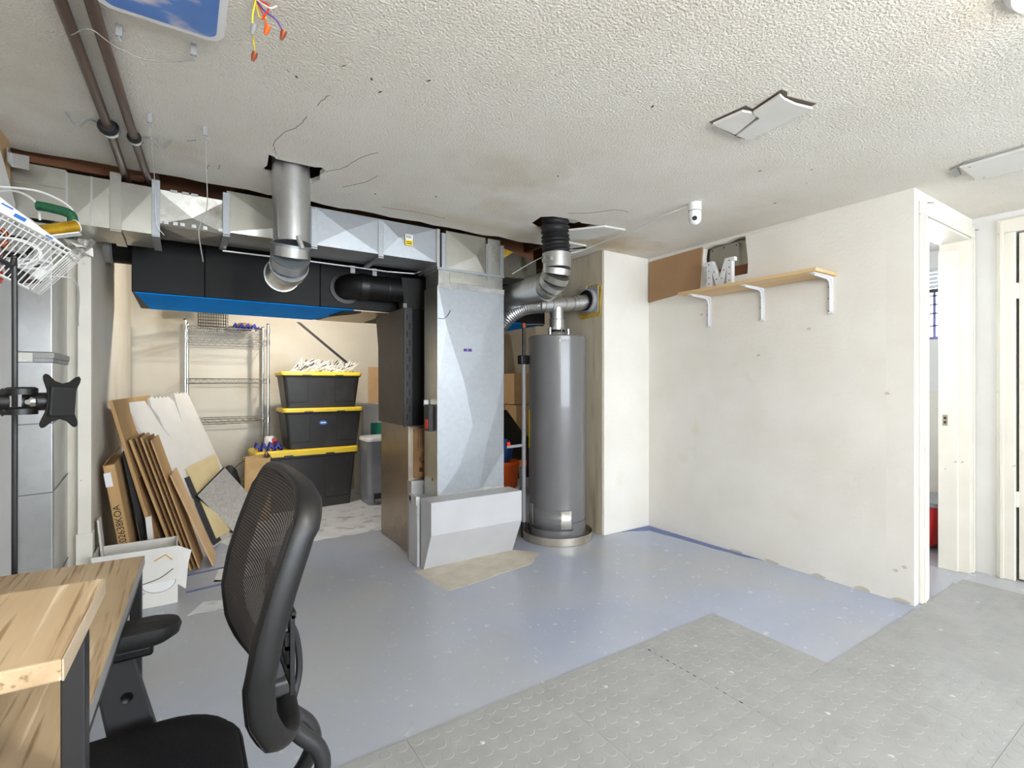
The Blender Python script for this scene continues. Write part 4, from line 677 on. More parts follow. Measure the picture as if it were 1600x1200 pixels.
# chrome wire shelving
sh = thing('wire_shelving', 'empty chrome wire shelving unit against the storage wall', 'shelving', (.36, 5.6, 0)); SX0, SX1, SY0, SY1 = .025, .715, 5.5, 5.84
for x, y in ((SX0, SY0), (SX1, SY0), (SX0 + .02, SY1), (SX1 - .005, SY1)):
    p = MB().lathe([(.0135, 0), (.0135, 1.79)], (x, y, 0), (0, 0, 1), 12).build('post', 'chrome', sh, True); MB().lathe([(.015, 1.79), (.012, 1.8)], (x, y, 0), (0, 0, 1), 12).build('cap', 'black_plastic', p)
def tier(z):
    mb = MB(); r = .0035
    for y in (SY0, SY1):
        for zz_ in (z, z - .045): mb.tube([(SX0, y, zz_), (SX1, y, zz_)], r, 5)
        n = 22; mb.tube([(SX0 + (SX1 - SX0) * i / n, y, z - (.002 if i % 2 else .043)) for i in range(n + 1)], .0025, 4)
    for x in (SX0, SX1):
        for zz_ in (z, z - .045): mb.tube([(x, SY0, zz_), (x, SY1, zz_)], r, 5)
    for i in range(1, 26): x = SX0 + (SX1 - SX0) * i / 26; mb.tube([(x, SY0, z + .003), (x, SY1, z + .003)], .002, 4)
    stuff(mb.build('wire_tier', 'chrome', sh))
for z in (1.735, 1.63, 1.25, .865, .3): tier(z)
for z in (1.735, 1.63, 1.25, .865):
    for x, y in ((SX0, SY0), (SX1, SY0)): MB().lathe([(.019, -.045), (.017, .005)], (x, y, z), (0, 0, 1), 12).build('sleeve', 'chrome', sh, True)
bk = thing('wire_basket', 'black wire grid basket on top of the chrome shelving', 'basket', (.2, 5.6, 1.74)); bb = MB()
BX0, BX1, BY0, BY1, BZ0, BZ1 = 0.13, .37, 5.55, 5.8, 1.745, 1.98
for i in range(13): x = BX0 + (BX1 - BX0) * i / 12; bb.tube([(x, BY0, BZ1), (x, BY0, BZ0), (x, BY1, BZ0), (x, BY1, BZ1)], .002, 4)
for i in range(9): z = BZ0 + (BZ1 - BZ0) * i / 8; bb.tube([(BX0, BY0, z), (BX1, BY0, z), (BX1, BY1, z), (BX0, BY1, z)], .002, 4, closed=True)
stuff(bb.build('grid', 'black_wire', bk)); MB().tube([(BX0, BY0, BZ1), (BX1, BY0, BZ1), (BX1, BY1, BZ1), (BX0, BY1, BZ1)], .005, 6, closed=True).build('rim', 'black_wire', bk); MB().box(BX0 + .03, BX1 - .03, BY0 - .004, BY0, 1.87, 1.92).build('handle_frame', 'black_wire', bk)
crate(.42, .64, 5.53, 5.65, 1.742, 4, .02, 'blue wavy plastic cradle on top of the chrome shelving')
tag(MB().lathe([(.05, 0), (.08, .03), (.085, .05), (.05, .075), (.01, .08)], (.53, 5.74, 1.742), (0, 0, 1), 20).build('twine_ball', 'kraft', None, True), 'tan ball of twine behind the cradle on the shelving', 'twine')
# trash can
tc_ = thing('step_trash_can', 'slim grey plastic step bin with pale lid beside the storage bins', 'trash can', (1.66, 5.0, 0))
def csec(z, k): return [Vector((1.665 + (a - 1.665) * k, 5.03 + (b - 5.03) * k, z)) for a, b in rrect(1.515, 1.815, 4.86, 5.2, .05, 5)]
MB().loft([csec(0.0, .86), csec(.1, .87), csec(.62, .99), csec(.63, 1.01)]).build('body', 'bin_grey', tc_, True); MB().loft([csec(.632, 1.03), csec(.655, 1.03), csec(.668, .97)]).build('lid', 'can_lid', tc_, True)
MB().box(1.585, 1.66, 4.87, 4.93, .03, .115).build('pedal_recess', 'graphite', tc_); MB().box(1.59, 1.655, 4.84, 4.9, .035, .06).build('pedal', 'bin_grey', tc_, bevel=.006)
bx_ = thing('white_carton', 'white and green carton behind the step bin', 'box', (1.75, 5.5, 0)); MB().box(1.62, 2.0, 5.35, 5.7, 0, .93).build('carton', 'white_board', bx_, bevel=.003); MB().box(1.7, 2.0, 5.346, 5.35, .0, .78).build('green_side', 'teal', bx_); MB().box(1.6, 2.02, 5.33, 5.72, .93, .98).build('lid', 'white_board', bx_, bevel=.004)
tag(MB().box(1.84, 2.25, 5.86, 5.88, .9, 1.4).build('tan_board', 'cardboard_pale'), 'tan board leaning on the wall above the white carton', 'board')
def sheet(name, c, th, m, parent=None):
    P = [Vector(p) for p in c]; n = (P[1] - P[0]).cross(P[-1] - P[0]).normalized(); return MB().prism(P, n * th).build(name, m, parent)
# sheets of cardboard leaning on the wall
def lean(name, m, th, y, xb, xt, zt, ln, label, cat, dx=.0, grp=None, zb=0.004):
    o = sheet(name, [(xb, y, zb), (xb + dx * ln, y + ln, zb), (xt + dx * ln, y + ln, zt + .01), (xt, y, zt)], th, m)
    return tag(o, label, cat, grp)
G = 'cardboard sheets leaning in the storage nook'
lean('cardboard_sheet', 'cardboard', .018, 3.8, -.10, -.365, 1.1, .95, 'tallest thick cardboard sheet leaning on the storage wall', 'cardboard', .15, G)
lean('cardboard_sheet', 'cardboard_dark', .012, 3.84, -.06, -.34, .98, .9, 'dark brown cardboard sheet behind the torn white panel', 'cardboard', .15, G)
for k, (xb, xt, zt, m, lb) in enumerate(((-.012, -.27, .86, 'cardboard', 'ragged edged cardboard sheet nearest the tall sheet'), (.018, -.24, .87, 'cardboard_dark', 'dark cardboard sheet second in the middle bundle'), (.042, -.215, .87, 'cardboard', 'thin tan cardboard sheet third in the middle bundle'), (.066, -.19, .86, 'cardboard_dark', 'thin dark cardboard sheet fourth in the middle bundle'), (.088, -.165, .85, 'cardboard', 'thin cardboard sheet last in the middle bundle'), (.165, -.065, .62, 'cardboard_pale', 'pale cardboard strip lying against the white panel edge'))):
    lean('cardboard_sheet', m, .009 + .004 * (k == 0), 3.8 + .006 * k, xb, xt, zt, .26, lb, 'cardboard', .1, G)
dk = thing('flat_carton', 'flat tan carton with printed code leaning by the white post', 'box', (-.3, 3.8, 0))
e0, e1 = Vector((-.262, 3.6, .005)), Vector((-.372, 3.6, .74)); ax = (e1 - e0).normalized(); nn = Vector((ax.z, 0, -ax.x))
mb = MB(); mb.prism([e0, e1, e1 + nn * .055, e0 + nn * .055], (0, .5, 0)); mb.build('carton', 'cardboard', dk, bevel=.006)
sheet('open_flap', [e1 + Vector((0, -.01, 0)), e1 + Vector((.0, .3, .0)), e1 + Vector((.05, .32, .07)), e1 + Vector((.03, .02, .045))], .004, 'cardboard_dark', dk)
text_mesh('DE202638KOA', .047, Matrix.Translation(e0 + ax * .36 + nn * .027 + Vector((0, -.0012, 0))) @ Matrix(((ax.x, -ax.z, 0, 0), (0, 0, -1, 0), (ax.z, ax.x, 0, 0), (0, 0, 0, 1))) @ Matrix.Rotation(0, 4, 'Z'), dk, 'ink')
mb = MB(); mb.prism([e0 + ax * .62 + Vector((-.002, -.0015, 0)), e0 + ax * .7 + Vector((-.002, -.0015, 0)), e0 + ax * .7 + nn * .03 + Vector((0, -.0015, 0)), e0 + ax * .62 + nn * .03 + Vector((0, -.0015, 0))], (0, .001, 0)); mb.build('shipping_label', 'white_paper', dk)
tag(sheet('foam_sheet', [(-.345, 3.5, .004), (-.345, 3.6, .004), (-.385, 3.6, .46), (-.385, 3.5, .46)], .008, 'white_board'), 'thin pale sheet between the flat carton and the white post', 'sheet')
lean('black_foam_board', 'black_rubber', .03, 3.84, -.175, -.305, .78, .3, 'black foam panel between the flat carton and tall cardboard', 'panel')
tag(sheet('foam_strip', [(-.15, 3.72, .004), (-.15, 3.74, .004), (-.185, 3.74, .4), (-.185, 3.72, .4)], .03, 'white_board'), 'short white foam strip standing before the black panel', 'strip')
# torn white panel
O_, E_, U_ = Vector((.118, 4.1, .0)), Vector((.36, .8, 0)), Vector((-.43, 0, 1.1))
pl = [(0, 0), (1, 0), (1, 1.03)] + [(1 - .03 * i, 1.03 - (.012 if i % 2 else 0)) for i in range(1, 9)] + [(.72, .97), (.66, .82), (.69, .97), (.62, 1.01)] + [(.62 - .03 * i, 1.01 - (.014 if i % 2 else 0)) for i in range(1, 9)] + [(.33, 1.0), (.30, .94), (.34, .88), (.33, .8), (.38, .72), (.31, .8), (.28, .92), (.25, .985), (0, .98)]
tag(MB().prism([O_ + E_ * a + U_ * b for a, b in pl], E_.cross(U_).normalized() * -.018).build('torn_foam_panel', 'white_board'), 'large torn white foam panel leaning over the cardboard sheets', 'panel')
tag(sheet('yellow_foam_board', [(.2, 4.27, .06), (.36, 4.62, .04), (.22, 4.75, .62), (.02, 4.38, .58)], .014, 'foam_yellow'), 'pale yellow foam panel leaning on the torn white panel', 'panel')
tag(sheet('grey_panel', [(.19, 4.22, .03), (.235, 4.32, .03), (.06, 4.42, .52), (.012, 4.32, .52)], .012, 'graphite'), 'narrow dark panel edge under the yellow foam panel', 'panel')
fo = thing('foil_panel', 'foil faced insulation panel with black edging leaning among the boards', 'panel', (.3, 4.5, 0))
fq = [(.16, 4.36, .28), (.335, 4.5, .03), (.46, 4.86, .25), (.31, 4.76, .56)]
fq = [(.088, 4.3, .39), (.335, 4.52, .03), (.44, 4.62, .31), (.27, 4.46, .55)]
sheet('foil_face', fq, .012, 'foil', fo); sheet('backing', [Vector(p) + Vector((-.012, .022, -.012)) for p in fq], .014, 'graphite', fo)
MB().tube(fq + [], .008, 6, closed=True).build('edge_tape', 'black_rubber', fo, True)
tag(sheet('bent_sheet', [(.06, 4.28, .36), (.29, 4.47, .012), (.3, 4.5, .02), (.08, 4.33, .4)], .006, 'foam_yellow'), 'curled cream sheet edge below the foil panel', 'sheet')
kb = thing('paper_bag', 'crumpled brown paper bag with wires poking out beside the low bin', 'bag', (.55, 4.92, 0)); random.seed(5)
def bsec(z, j): return [Vector((a + random.uniform(-j, j), b + random.uniform(-j, j), z + random.uniform(-j, j))) for a, b in rrect(.45, .65, 4.85, 4.99, .012, 2)]
MB().loft([bsec(.0, 0), bsec(.2, .006), bsec(.4, .008), bsec(.56, .012)], caps=False).build('bag', 'kraft', kb, solid=.003); MB().prism([(a, b, .002) for a, b in rrect(.452, .648, 4.852, 4.988, .01, 2)], (0, 0, .004)).build('base', 'kraft', kb)
for k in range(4): MB().tube(smoothpath([(.6 + .015 * k, 4.93, .4), (.61 + .012 * k, 4.92, .56), (.63 + .012 * k, 4.91, .6 - .02 * k), (.65 + .006 * k, 4.88, .53)]), .004, 5).build('wire_end', 'black_wire', kb, True)
MB().tube(smoothpath([(.5, 4.9, .55), (.42, 4.88, .52), (.36, 4.85, .46), (.34, 4.8, .4)]), .003, 5).build('cord', 'black_wire', kb, True)
bg = MB().loft([[Vector((.34 + .09 * k * math.cos(a * PI / 6), 4.92 + .09 * k * math.sin(a * PI / 6), z)) for a in range(12)] for z, k in ((0, .9), (.15, 1.1), (.35, .95), (.46, .6), (.5, .2))])
tag(bg.build('black_sack', 'black_rubber', None, True), 'black sack slumped behind the foil panel', 'sack')
# long white carton on the floor
wc = thing('floor_carton', 'open white carton with a half round cutout flap on the floor', 'box', (-.2, 3.4, 0))
MB().box(-.388, -.02, 3.31, 3.318, 0, .312).build('front_wall', 'white_board', wc); MB().box(-.388, -.02, 3.56, 3.568, 0, .3).build('rear_wall', 'white_board', wc); MB().box(-.388, -.38, 3.318, 3.56, 0, .3).build('end_wall', 'white_board', wc); MB().box(-.028, -.02, 3.318, 3.56, 0, .3).build('end_wall', 'white_board', wc); MB().box(-.38, -.028, 3.318, 3.56, .0, .006).build('base', 'white_board', wc)
sheet('side_flap', [(-.02, 3.312, .1), (-.02, 3.312, .312), (.045, 3.33, .27), (.03, 3.33, .2), (.018, 3.33, .06)], .004, 'white_board', wc)
MB().prism([(-.105 + .075 * math.cos(a), 3.3095, .13 + .055 * math.sin(a) - (a - PI) * .0) for a in [PI + PI * i / 10 for i in range(11)]], (0, -.004, 0)).build('cutout_flap', 'white_paper', wc)
MB().tube([(-.105 + .076 * math.cos(a), 3.3065, .13 + .056 * math.sin(a)) for a in [PI + PI * i / 10 for i in range(11)]], .0015, 4).build('cut_line', 'graphite', wc); MB().tube(smoothpath([(-.18, 3.308, .13), (-.1, 3.308, .15), (-.04, 3.308, .19)]), .002, 4).build('cut_slit', 'ink', wc)
MB().tube([(-.125, 3.3085, .245), (-.075, 3.3085, .272), (-.045, 3.3085, .24)], .003, 4).build('printed_chevron', 'ink_gold', wc)
MB().tube([(-.23 + .02 * math.cos(a * 1.7) + a * .004, 3.3085, .08 + .02 * math.sin(a * 2.3)) for a in range(12)], .0014, 4).build('scribble', 'ink', wc)
# things behind the water heater
tag(sheet('tan_plank', [(3.62, 5.7, .0), (3.72, 5.7, .0), (3.72, 5.86, 1.9), (3.62, 5.86, 1.9)], .02, 'plywood'), 'upright plywood plank on the wall behind the drop duct', 'plank')
kb2 = thing('wall_carton', 'brown carton pile behind the gas pipe', 'box', (3.85, 5.6, 0)); MB().box(3.66, 4.1, 5.5, 5.8, .93, 1.34).build('upper_carton', 'cardboard_pale', kb2, bevel=.004); MB().box(3.68, 4.1, 5.48, 5.8, 0, .92).build('lower_carton', 'cardboard_pale', kb2, bevel=.004)
tag(MB().prism([(3.2, 5.2, 0), (3.95, 5.3, 0), (3.95, 5.3, .35), (3.6, 5.26, .62), (3.35, 5.2, .88), (3.2, 5.2, .88)], (-.05, .12, 0)).build('black_board', 'black_rubber'), 'black slanted board behind the orange bucket', 'board')
bu = thing('bucket', 'orange plastic bucket behind the boot of the drop duct', 'bucket', (2.95, 4.6, 0)); MB().lathe([(.125, 0), (.15, .33), (.158, .33), (.158, .37)], (2.93, 4.58, 0), (0, 0, 1), 28, caps=False).build('body', 'orange', bu, True, solid=.004); MB().lathe([(.12, .004), (.12, .01)], (2.93, 4.58, 0), (0, 0, 1), 28).build('base', 'orange', bu)
tag(MB().lathe([(.03, 0), (.08, .1), (.09, .2), (.03, .3)], (2.92, 4.6, .3), (.1, 0, 1), 12).build('blue_rag', 'blue_fabric', None, True), 'blue cloth poking out of the orange bucket', 'cloth')

# ------------------------------------------------------------------ desk with raised shelf
DA = -.034; DM = TR(-.083, 1.628, 0, DA)
dk = thing('desk', 'oak effect desk with raised shelf on black square steel legs', 'desk', (-.083, 1.628, 0))
def dp(name, m, a, bevel=.002, parent=None): return xf(MB().box(*a), DM).build(name, m, parent or dk, bevel=bevel)
dp('desk_top', 'oak', (-.53, 0, -1.4, 0, .7275, .75)); dp('edge_band', 'grey_fit', (0, .0015, -1.4, 0, .728, .7497), 0); dp('raised_shelf', 'oak', (-.53, .028, -1.03, -.81, .933, .953)); dp('edge_band', 'oak_edge', (.028, .0295, -1.03, -.81, .9333, .9527), 0)
for x0, y0 in ((-.028, -.028), (-.53, -.028), (-.028, -1.4), (-.53, -1.4)): dp('leg', 'black_metal', (x0, x0 + .025, y0, y0 + .025, 0.004, .727))
for x0 in (-.53, -.028): dp('side_rail', 'black_metal', (x0, x0 + .025, -1.374, -.028, .7, .726))
dp('rear_rail', 'black_metal', (-.504, -.028, -.026, -.003, .7, .726)); dp('front_rail', 'black_metal', (-.504, -.028, -1.397, -1.374, .7, .726))
for y0 in (-.915,): 
    po = dp('shelf_post', 'black_metal', (.005, .026, y0, y0 + .025, .70, .9325)); xf(MB().lathe([(.007, 0), (.006, .005)], (.026, y0 + .012, .735), (1, 0, 0), 12), DM).build('bolt', 'chrome', po, True)
dp('shelf_post', 'black_metal', (-.53, -.505, -1.0, -.975, .7505, .9325)); dp('shelf_post', 'black_metal', (-.53, -.505, -.85, -.825, .7505, .9325))
# ------------------------------------------------------------------ office chair
ch = thing('office_chair', 'black office chair with mesh back pulled up to the desk', 'chair', (-.14, 1.03, 0))
Y0, Y1 = .8, 1.265
PR = [(.615, .150), (.645, .122), (.70, .098), (.76, .092), (.83, .104), (.9, .125), (.97, .15), (1.03, .172)]
def px_(z):
    if z <= PR[0][0]: return PR[0][1] + (PR[0][0] - z) * .8
    for (a, xa), (b, xb) in zip(PR, PR[1:]):
        if z <= b: t = (z - a) / (b - a); return xa + (xb - xa) * t
    return PR[-1][1]
def wy(z):
    t = (z - .6) / .43; return .165 + (.2325 - .165) * min(1, t / .42) ** .7 if t < .42 else .2325 - .022 * max(0, (t - .5) / .5) ** 2
def rim():
    zs = [.668 + .302 * i / 16 for i in range(17)]; yc = (Y0 + Y1) / 2; L_ = []
    L_ += [Vector((px_(z), yc - wy(z), z)) for z in zs]
    a0 = wy(.97); L_ += [Vector((px_(.968 + .052 * math.sin(t)) + .004, yc - a0 + .07 * (1 - math.cos(t)), .968 + .052 * math.sin(t))) for t in [PI / 2 * i / 5 for i in range(1, 6)]]
    L_ += [Vector((px_(1.02) + .01, yc + k, 1.024)) for k in (-.08, 0, .08)]
    L_ += [Vector((px_(.968 + .052 * math.sin(t)) + .004, yc + a0 - .07 * (1 - math.cos(t)), .968 + .052 * math.sin(t))) for t in [PI / 2 * (5 - i) / 5 for i in range(0, 5)]]
    L_ += [Vector((px_(z), yc + wy(z), z)) for z in zs[::-1]]
    b0 = wy(.668); L_ += [Vector((px_(.668 - .042 * math.sin(t)) + .006 * t, yc + b0 - .08 * (1 - math.cos(t)), .668 - .042 * math.sin(t))) for t in [PI / 2 * i / 4 for i in range(1, 5)]]
    L_ += [Vector((px_(.622) + .016, yc, .622))]
    L_ += [Vector((px_(.668 - .042 * math.sin(t)) + .006 * t, yc - b0 + .08 * (1 - math.cos(t)), .668 - .042 * math.sin(t))) for t in [PI / 2 * (4 - i) / 4 for i in range(0, 4)]]
    return L_
MB().tube(rim(), .0215, 14, closed=True, flat=.5, up=(1, 0, 0)).build('back_frame', 'black_plastic', ch, True)
def net_fn(u, v):
    z = .628 + v * .4; yc = (Y0 + Y1) / 2; zz_ = min(max(z, .668), .97); h = wy(zz_) - (.075 * (1 - math.sqrt(max(0, 1 - ((z - .97) / .056) ** 2))) if z > .97 else (.08 * (1 - math.sqrt(max(0, 1 - ((.668 - z) / .044) ** 2))) if z < .668 else 0))
    s = u * 2 - 1; return Vector((px_(z) - .0175 - .006 * (1 - abs(s) ** 6) + .03 * (1 - s * s), yc + s * (h + .0115), z))
MB().grid(net_fn, 20, 36).build('mesh_back', 'netting', ch, True)
yc = 1.0325
lp = MB().loft([[Vector((px_(z) + .045 + .01 * math.cos(a * PI / 5), yc + .13 * math.cos(a * PI / 5), z + .035 * math.sin(a * PI / 5))) for a in range(10)] for z in (.745, .75)]); 
lum = MB()
for i in range(7):
    for j in range(4):
        y, z = yc - .12 + i * .04, .70 + j * .03; lum.box(px_(z) + .05, px_(z) + .056, y - .02, y - .014, z, z + .03); lum.box(px_(z) + .05, px_(z) + .056, y - .02, y + .02, z, z + .007)
lum.box(.15, .157, yc - .15, yc + .15, .815, .825); lum.box(.148, .155, yc - .15, yc - .138, .69, .82); lum.box(.148, .155, yc + .138, yc + .15, .69, .82); stuff(lum.build('lumbar_grid', 'black_plastic', ch))
MB().box(.125, .16, yc - .03, yc + .03, .57, .71).build('spine_bracket', 'graphite', ch, bevel=.008); MB().box(.135, .175, yc - .045, yc + .045, .63, .66).build('spine_clamp', 'graphite', ch, bevel=.006)
for s in (-.03, .03): MB().tube(smoothpath([(.15, yc + s, .63), (.175, yc + s * 1.2, .56), (.215, yc + s * 1.3, .51), (.22, yc + s * 1.3, .46), (.17, yc + s * 1.2, .405), (.05, yc + s, .40), (-.08, yc + s * .8, .405)]), .0155, 12).build('back_bar', 'black_metal', ch, True)
MB().tube(smoothpath([(.155, yc + .05, .74), (.19, yc + .06, .70), (.2, yc + .06, .62), (.185, yc + .05, .56)]), .007, 8).build('lever_loop', 'black_metal', ch, True)
def ssec(z, k, dx=0): return [Vector((-.15 + (a + .15) * k + dx, yc + (b - yc) * k, z)) for a, b in rrect(-.4, .1, .785, 1.28, .13, 7)]
MB().loft([ssec(.425, .82), ssec(.432, .95), ssec(.46, 1.0), ssec(.485, .995), ssec(.5, .96), ssec(.507, .88), ssec(.506, .6), ssec(.502, .2)]).build('seat', 'seat_fabric', ch, True)
MB().prism([(a, b, .405) for a, b in rrect(-.36, .05, .83, 1.235, .1, 6)], (0, 0, .022)).build('seat_pan', 'black_plastic', ch); MB().tube([p + Vector((0, 0, -.002)) for p in ssec(.484, 1.0)], .004, 6, closed=True).build('seat_piping', 'black_plastic', ch, True)
for y, s in ((1.315, 1), (.765, -1)):
    arm = MB().loft([[Vector((-.145 + (a + .145) * k, y + (b - y) * k, z)) for a, b in rrect(-.29, .0, y - .042, y + .042, .04, 6)] for z, k in ((.655, .86), (.664, .97), (.678, 1.0), (.688, .97), (.692, .86))]).build('armrest', 'black_rubber', ch, True)
    MB().box(-.2, -.05, y - .028, y + .028, .632, .655).build('arm_plate', 'black_plastic', arm, bevel=.006)
    MB().prism([(-.155, y - .01, .635), (-.085, y - .01, .635), (-.035, y - .01, .43), (-.03, y - .01, .40), (-.11, y - .01, .40), (-.125, y - .01, .45)], (0, .022, 0)).build('arm_post', 'graphite', ch, bevel=.006)
    MB().lathe([(.011, 0), (.009, -.006), (.004, -.004)], (-.095, y - .01, .55), (0, 1, 0), 14).build('arm_bolt', 'black_plastic', ch, True)
    MB().prism([(-.12, y - .01 * s, .41), (-.04, y - .01 * s, .41), (-.04, yc + s * .12, .405), (-.12, yc + s * .12, .405)], (0, 0, -.012)).build('arm_support', 'black_metal', ch)
MB().box(-.22, -.06, yc - .07, yc + .07, .35, .405).build('mechanism', 'black_metal', ch, bevel=.01); MB().lathe([(.026, .1), (.026, .25), (.015, .25), (.015, .36)], (-.14, yc, 0), (0, 0, 1), 18).build('gas_lift', 'black_metal', ch, True)
for k in range(5):
    a = k * 2 * PI / 5 + .35; d = Vector((math.cos(a), math.sin(a), 0)); c = Vector((-.14, yc, 0))
    MB().tube([c + Vector((0, 0, .12)), c + d * .15 + Vector((0, 0, .11)), c + d * .3 + Vector((0, 0, .075))], [.03, .024, .018], 10).build('base_arm', 'black_plastic', ch, True)
    w2_ = MB().lathe([(.02, -.022), (.027, -.018), (.027, .018), (.02, .022)], c + d * .31 + Vector((0, 0, .0285)), Vector((-d.y, d.x, 0)), 16).build('caster', 'black_rubber', ch, True)
    MB().tube([c + d * .3 + Vector((0, 0, .08)), c + d * .305 + Vector((0, 0, .05))], .012, 8).build('caster_stem', 'black_metal', w2_)

# ------------------------------------------------------------------ monitor arm, pole, wall basket and its contents
ma = thing('monitor_arm', 'black monitor arm with an empty square mounting plate over the desk', 'monitor arm', (-.5, 1.56, .752))
MB().box(-.55, -.45, 1.52, 1.6, .7515, .765).build('clamp_base', 'black_plastic', ma, bevel=.003); MB().lathe([(.018, .01), (.018, .56)], (-.5, 1.56, .752), (0, 0, 1), 16).build('pole', 'black_metal', ma, True); MB().lathe([(.028, .36), (.028, .44)], (-.5, 1.56, .752), (0, 0, 1), 16).build('pole_collar', 'black_plastic', ma, True)
AZ = 1.157
MB().tube([(-.5, 1.56, AZ), (-.345, 1.645, AZ)], .02, 12, flat=.8).build('arm_link', 'black_plastic', ma, True)
for z in (AZ + .018, AZ - .03): MB().lathe([(.03, 0), (.03, .014), (.024, .018)], (-.322, 1.652, z), (0, 0, 1), 20).build('hinge_cheek', 'black_plastic', ma, True)
MB().tube([(-.345, 1.645, AZ + .025), (-.372, 1.64, AZ), (-.345, 1.645, AZ - .025)], .012, 8).build('fork', 'black_plastic', ma, True)
MB().tube([(-.322, 1.655, AZ), (-.27, 1.665, AZ)], .022, 12).build('tilt_knuckle', 'black_plastic', ma, True); MB().lathe([(.0125, 0), (.0125, -.006), (.006, -.012)], (-.302, 1.637, AZ), (.35, 1, 0), 16).build('bolt', 'chrome', ma, True)
# mounting plate: four pointed star like square, turned toward the chair
pc_ = Vector((-.254, 1.66, AZ)); pa, pb_ = Vector((.55, .83, -.06)).normalized(), Vector((.05, .04, 1)).normalized(); pn_ = pa.cross(pb_).normalized()
pts = []
for k in range(4):
    a = PI / 4 + k * PI / 2; c = (.078 * math.cos(a), .078 * math.sin(a))
    for t in (-.5, -.17, .17, .5): pts.append((c[0] * 1.02 + .0095 * math.cos(a + t * 3), c[1] * 1.02 + .0095 * math.sin(a + t * 3)))
    for t in (.18, .5, .82):
        a2 = a + PI / 2 * t; r = .044 + .02 * abs(t - .5) * 2; pts.append((r * math.cos(a2), r * math.sin(a2)))
pm = MB().prism([pc_ + pa * u_ * .78 + pb_ * v_ for u_, v_ in pts], pn_ * .005).build('mount_plate', 'black_plastic', ma, bevel=.001)
MB().prism([pc_ - pn_ * .0 + pn_ * .005 + pa * u_ * .034 + pb_ * v_ * .036 for u_, v_ in ((-1, -1), (1, -1), (1, 1), (-1, 1))], pn_ * .006).build('plate_boss', 'black_metal', pm, bevel=.002)
tag(MB().tube(smoothpath([(-.36, 1.78, .0), (-.36, 1.78, .7), (-.36, 1.78, 1.46), (-.365, 1.77, 1.5), (-.4, 1.74, 1.515), (-.47, 1.68, 1.515)], 5), .0062, 8).build('thin_pole', 'black_metal', None, True), 'thin black upright rod with a bent top behind the desk', 'rod')
# wire basket tilting out from the wall
WB = TR(-.615, 2.2, 1.815, 0, 0, math.radians(29)); wbk = thing('hanging_wire_basket', 'white wire basket full of cables tilting out from the wall', 'basket', (-.5, 2.2, 1.6))
bw = MB(); L1, D1, H1 = .35, .17, .17
for i in range(26):
    x = L1 * i / 25
    for y in ((0, D1) if i % 3 == 0 else (0,)): bw.tube([(x, y, 0), (x * .92 + .01, y * .86 + .01, -H1)], .0017, 5)
for j in range(7):
    y = D1 * j / 6; bw.tube([(L1, y, 0), (L1 * .93, y * .86 + .01, -H1), (.01, y * .86 + .01, -H1)], .0017, 5)
stuff(xf(bw, WB).build('wire_bars', 'white_wire', wbk)); xf(MB().tube([(0, 0, 0), (L1, 0, 0), (L1, D1, 0), (0, D1, 0)], .003, 6, closed=True), WB).build('rim_wire', 'white_wire', wbk, True); xf(MB().tube([(0, -.004, -.014), (L1, -.004, -.014), (L1 + .004, D1, -.014), (0, D1, -.014)], .0022, 6, closed=True), WB).build('rim_wire', 'white_wire', wbk, True); xf(MB().tube([(.01, .01, -H1), (L1 * .93, .01, -H1), (L1 * .93, D1 * .87, -H1), (.01, D1 * .87, -H1)], .0028, 6, closed=True), WB).build('base_wire', 'white_wire', wbk, True)
random.seed(9)
def coil(name, c, r, turns, tilt, m, label, tr=.0032, squash=.75, parent=None):
    n = turns * 16; p = [WB @ (Vector(c) + Vector((r * (1 + .12 * math.sin(i * .37)) * math.cos(i * PI / 8), .012 * math.sin(i * .21) + (i / n - .5) * .05, r * squash * (1 + .1 * math.sin(i * .53)) * math.sin(i * PI / 8 + tilt)))) for i in range(n)]
    return tag(MB().tube(p, tr, 6).build(name, m, None, True), label, 'cable', 'cables in the hanging wire basket')
coil('cable_coil', (.2, .1, -.07), .05, 7, .5, 'black_wire', 'black cable coil at the back of the wire basket'); coil('cable_coil', (.27, .11, -.12), .045, 6, .2, 'brown_pipe', 'brown cable coil low at the outer end of the basket'); coil('cable_coil', (.24, .03, -.085), .058, 7, .3, 'white_wire', 'white cable coiled in the middle of the wire basket'); coil('cable_coil', (.21, .09, -.11), .045, 6, .8, 'grey_cable', 'grey cable coil low in the wire basket'); coil('cable_coil', (.165, .04, -.07), .04, 9, .1, 'copper', 'copper brown cable coil at the wall end of the basket'); coil('cable_coil', (.17, .05, -.12), .045, 9, .1, 'brown_pipe', 'dark brown cable coil under the copper one'); coil('cable_coil', (.29, .06, -.09), .035, 4, .9, 'white_plastic', 'white plug lead coiled at the outer end of the basket')
tag(xf(MB().box(.24, .29, .06, .1, -.165, -.125), WB).build('power_brick', 'black_plastic', None, bevel=.006), 'black power brick at the bottom of the wire basket', 'adapter')
tag(xf(MB().box(.3, .325, .05, .08, -.13, -.09), WB).build('power_plug', 'white_plastic', None, bevel=.006), 'white power plug at the outer end of the wire basket', 'plug')
WC = WB @ Matrix.Translation((.09, 0, 0))
bc = thing('printed_card', 'white printed card with blue and red print lying across the basket', 'card', WC @ Vector((.1, .05, .01)))
xf(MB().prism([(-.03, -.012, .02), (.2, -.008, .006), (.235, .02, .004), (.1, .12, .04), (-.03, .1, .05)], (0, 0, .003)), WC).build('card', 'white_paper', bc); xf(MB().prism([(-.03, -.014, .0), (.24, -.012, .0), (.24, -.012, .004), (.08, -.012, .034), (-.03, -.012, .06)], (0, -.002, 0)), WC).build('front_fold', 'white_paper', bc)
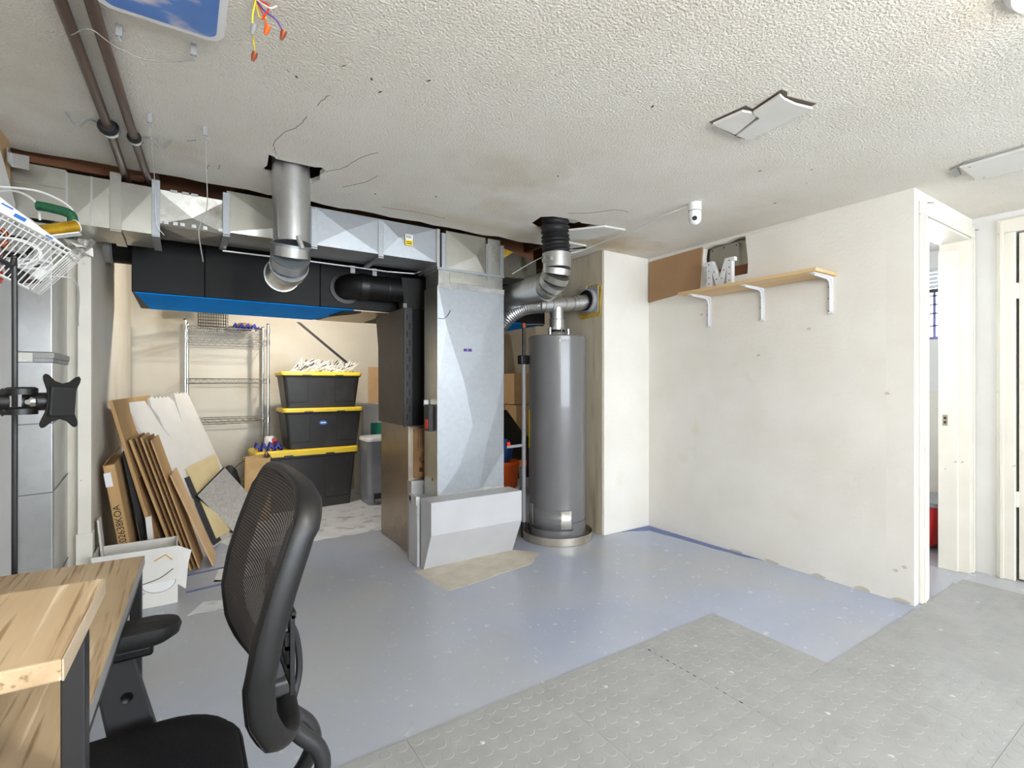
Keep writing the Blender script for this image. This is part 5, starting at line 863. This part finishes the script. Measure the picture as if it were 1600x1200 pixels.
xf(MB().box(.1, .13, -.0155, -.014, .008, .02), WC).build('blue_print', 'ink_blue', bc); xf(MB().box(.06, .09, -.0155, -.014, .024, .029), WC).build('blue_print', 'ink_blue', bc); xf(MB().prism([(-.03, -.0155, .012), (.05, -.0155, .008), (.0, -.0155, .04), (-.03, -.0155, .045)], (0, .0012, 0)), WC).build('red_print', 'red', bc); xf(MB().box(.19, .21, -.0155, -.014, .001, .006), WC).build('blue_print', 'ink_blue', bc)
tag(MB().tube(smoothpath([(-.42, 2.36, 1.82), (-.38, 2.35, 1.815), (-.33, 2.34, 1.80), (-.325, 2.34, 1.76), (-.335, 2.33, 1.72)]), .016, 10).build('green_sleeve', 'green', None, True), 'green braided sleeve hanging over the back of the basket', 'sleeve')
gr = thing('gold_foil_roll', 'roll of gold foil lying across the outer end of the basket', 'roll', (-.28, 2.3, 1.72))
g0, g1 = Vector((-.385, 2.22, 1.70)), Vector((-.305, 2.27, 1.745)); MB().tube([g0, g1], .02, 16).build('foil_roll', 'gold', gr, True); MB().tube([g1, g1 + (g1 - g0).normalized() * .003], .0215, 18).build('end_cap', 'white_plastic', gr, True); MB().prism([g0 + Vector((0, -.02, -.02)), g1 + Vector((.01, -.02, -.022)), g1 + Vector((.012, .02, -.022)), g0 + Vector((0, .02, -.02))], (0, 0, -.004)).build('paper_tray', 'white_paper', gr)
for k, (a, b) in enumerate((((-.6, 2.6, 1.93), (-.37, 2.62, 1.9)), ((-.6, 2.55, 1.88), (-.43, 2.4, 1.84)))):
    tag(MB().tube(smoothpath([a, Vector(a) * .4 + Vector(b) * .6 + Vector((0, 0, .03)), b, Vector(b) + Vector((.01, 0, -.06))]), .004, 6).build('charging_cable', 'white_wire', None, True), ('upper' if k == 0 else 'lower') + ' white cord arching out of the wall above the basket', 'cord')
tag(MB().tube(smoothpath([WB @ Vector((.3, .1, -.12)), (-.33, 2.45, 1.58), (-.39, 2.95, 1.49), (-.44, 3.35, 1.5)]), .0026, 6).build('charging_cable', 'white_wire', None, True), 'white cord running from the basket end to the post', 'cord')
tag(MB().lathe([(.03, 0), (.035, .01), (.03, .03), (.012, .036)], (-.618, 2.72, 1.62), (1, 0, 0), 18).build('red_knob', 'red', None, True), 'round red knob on the white wall under the basket', 'knob')
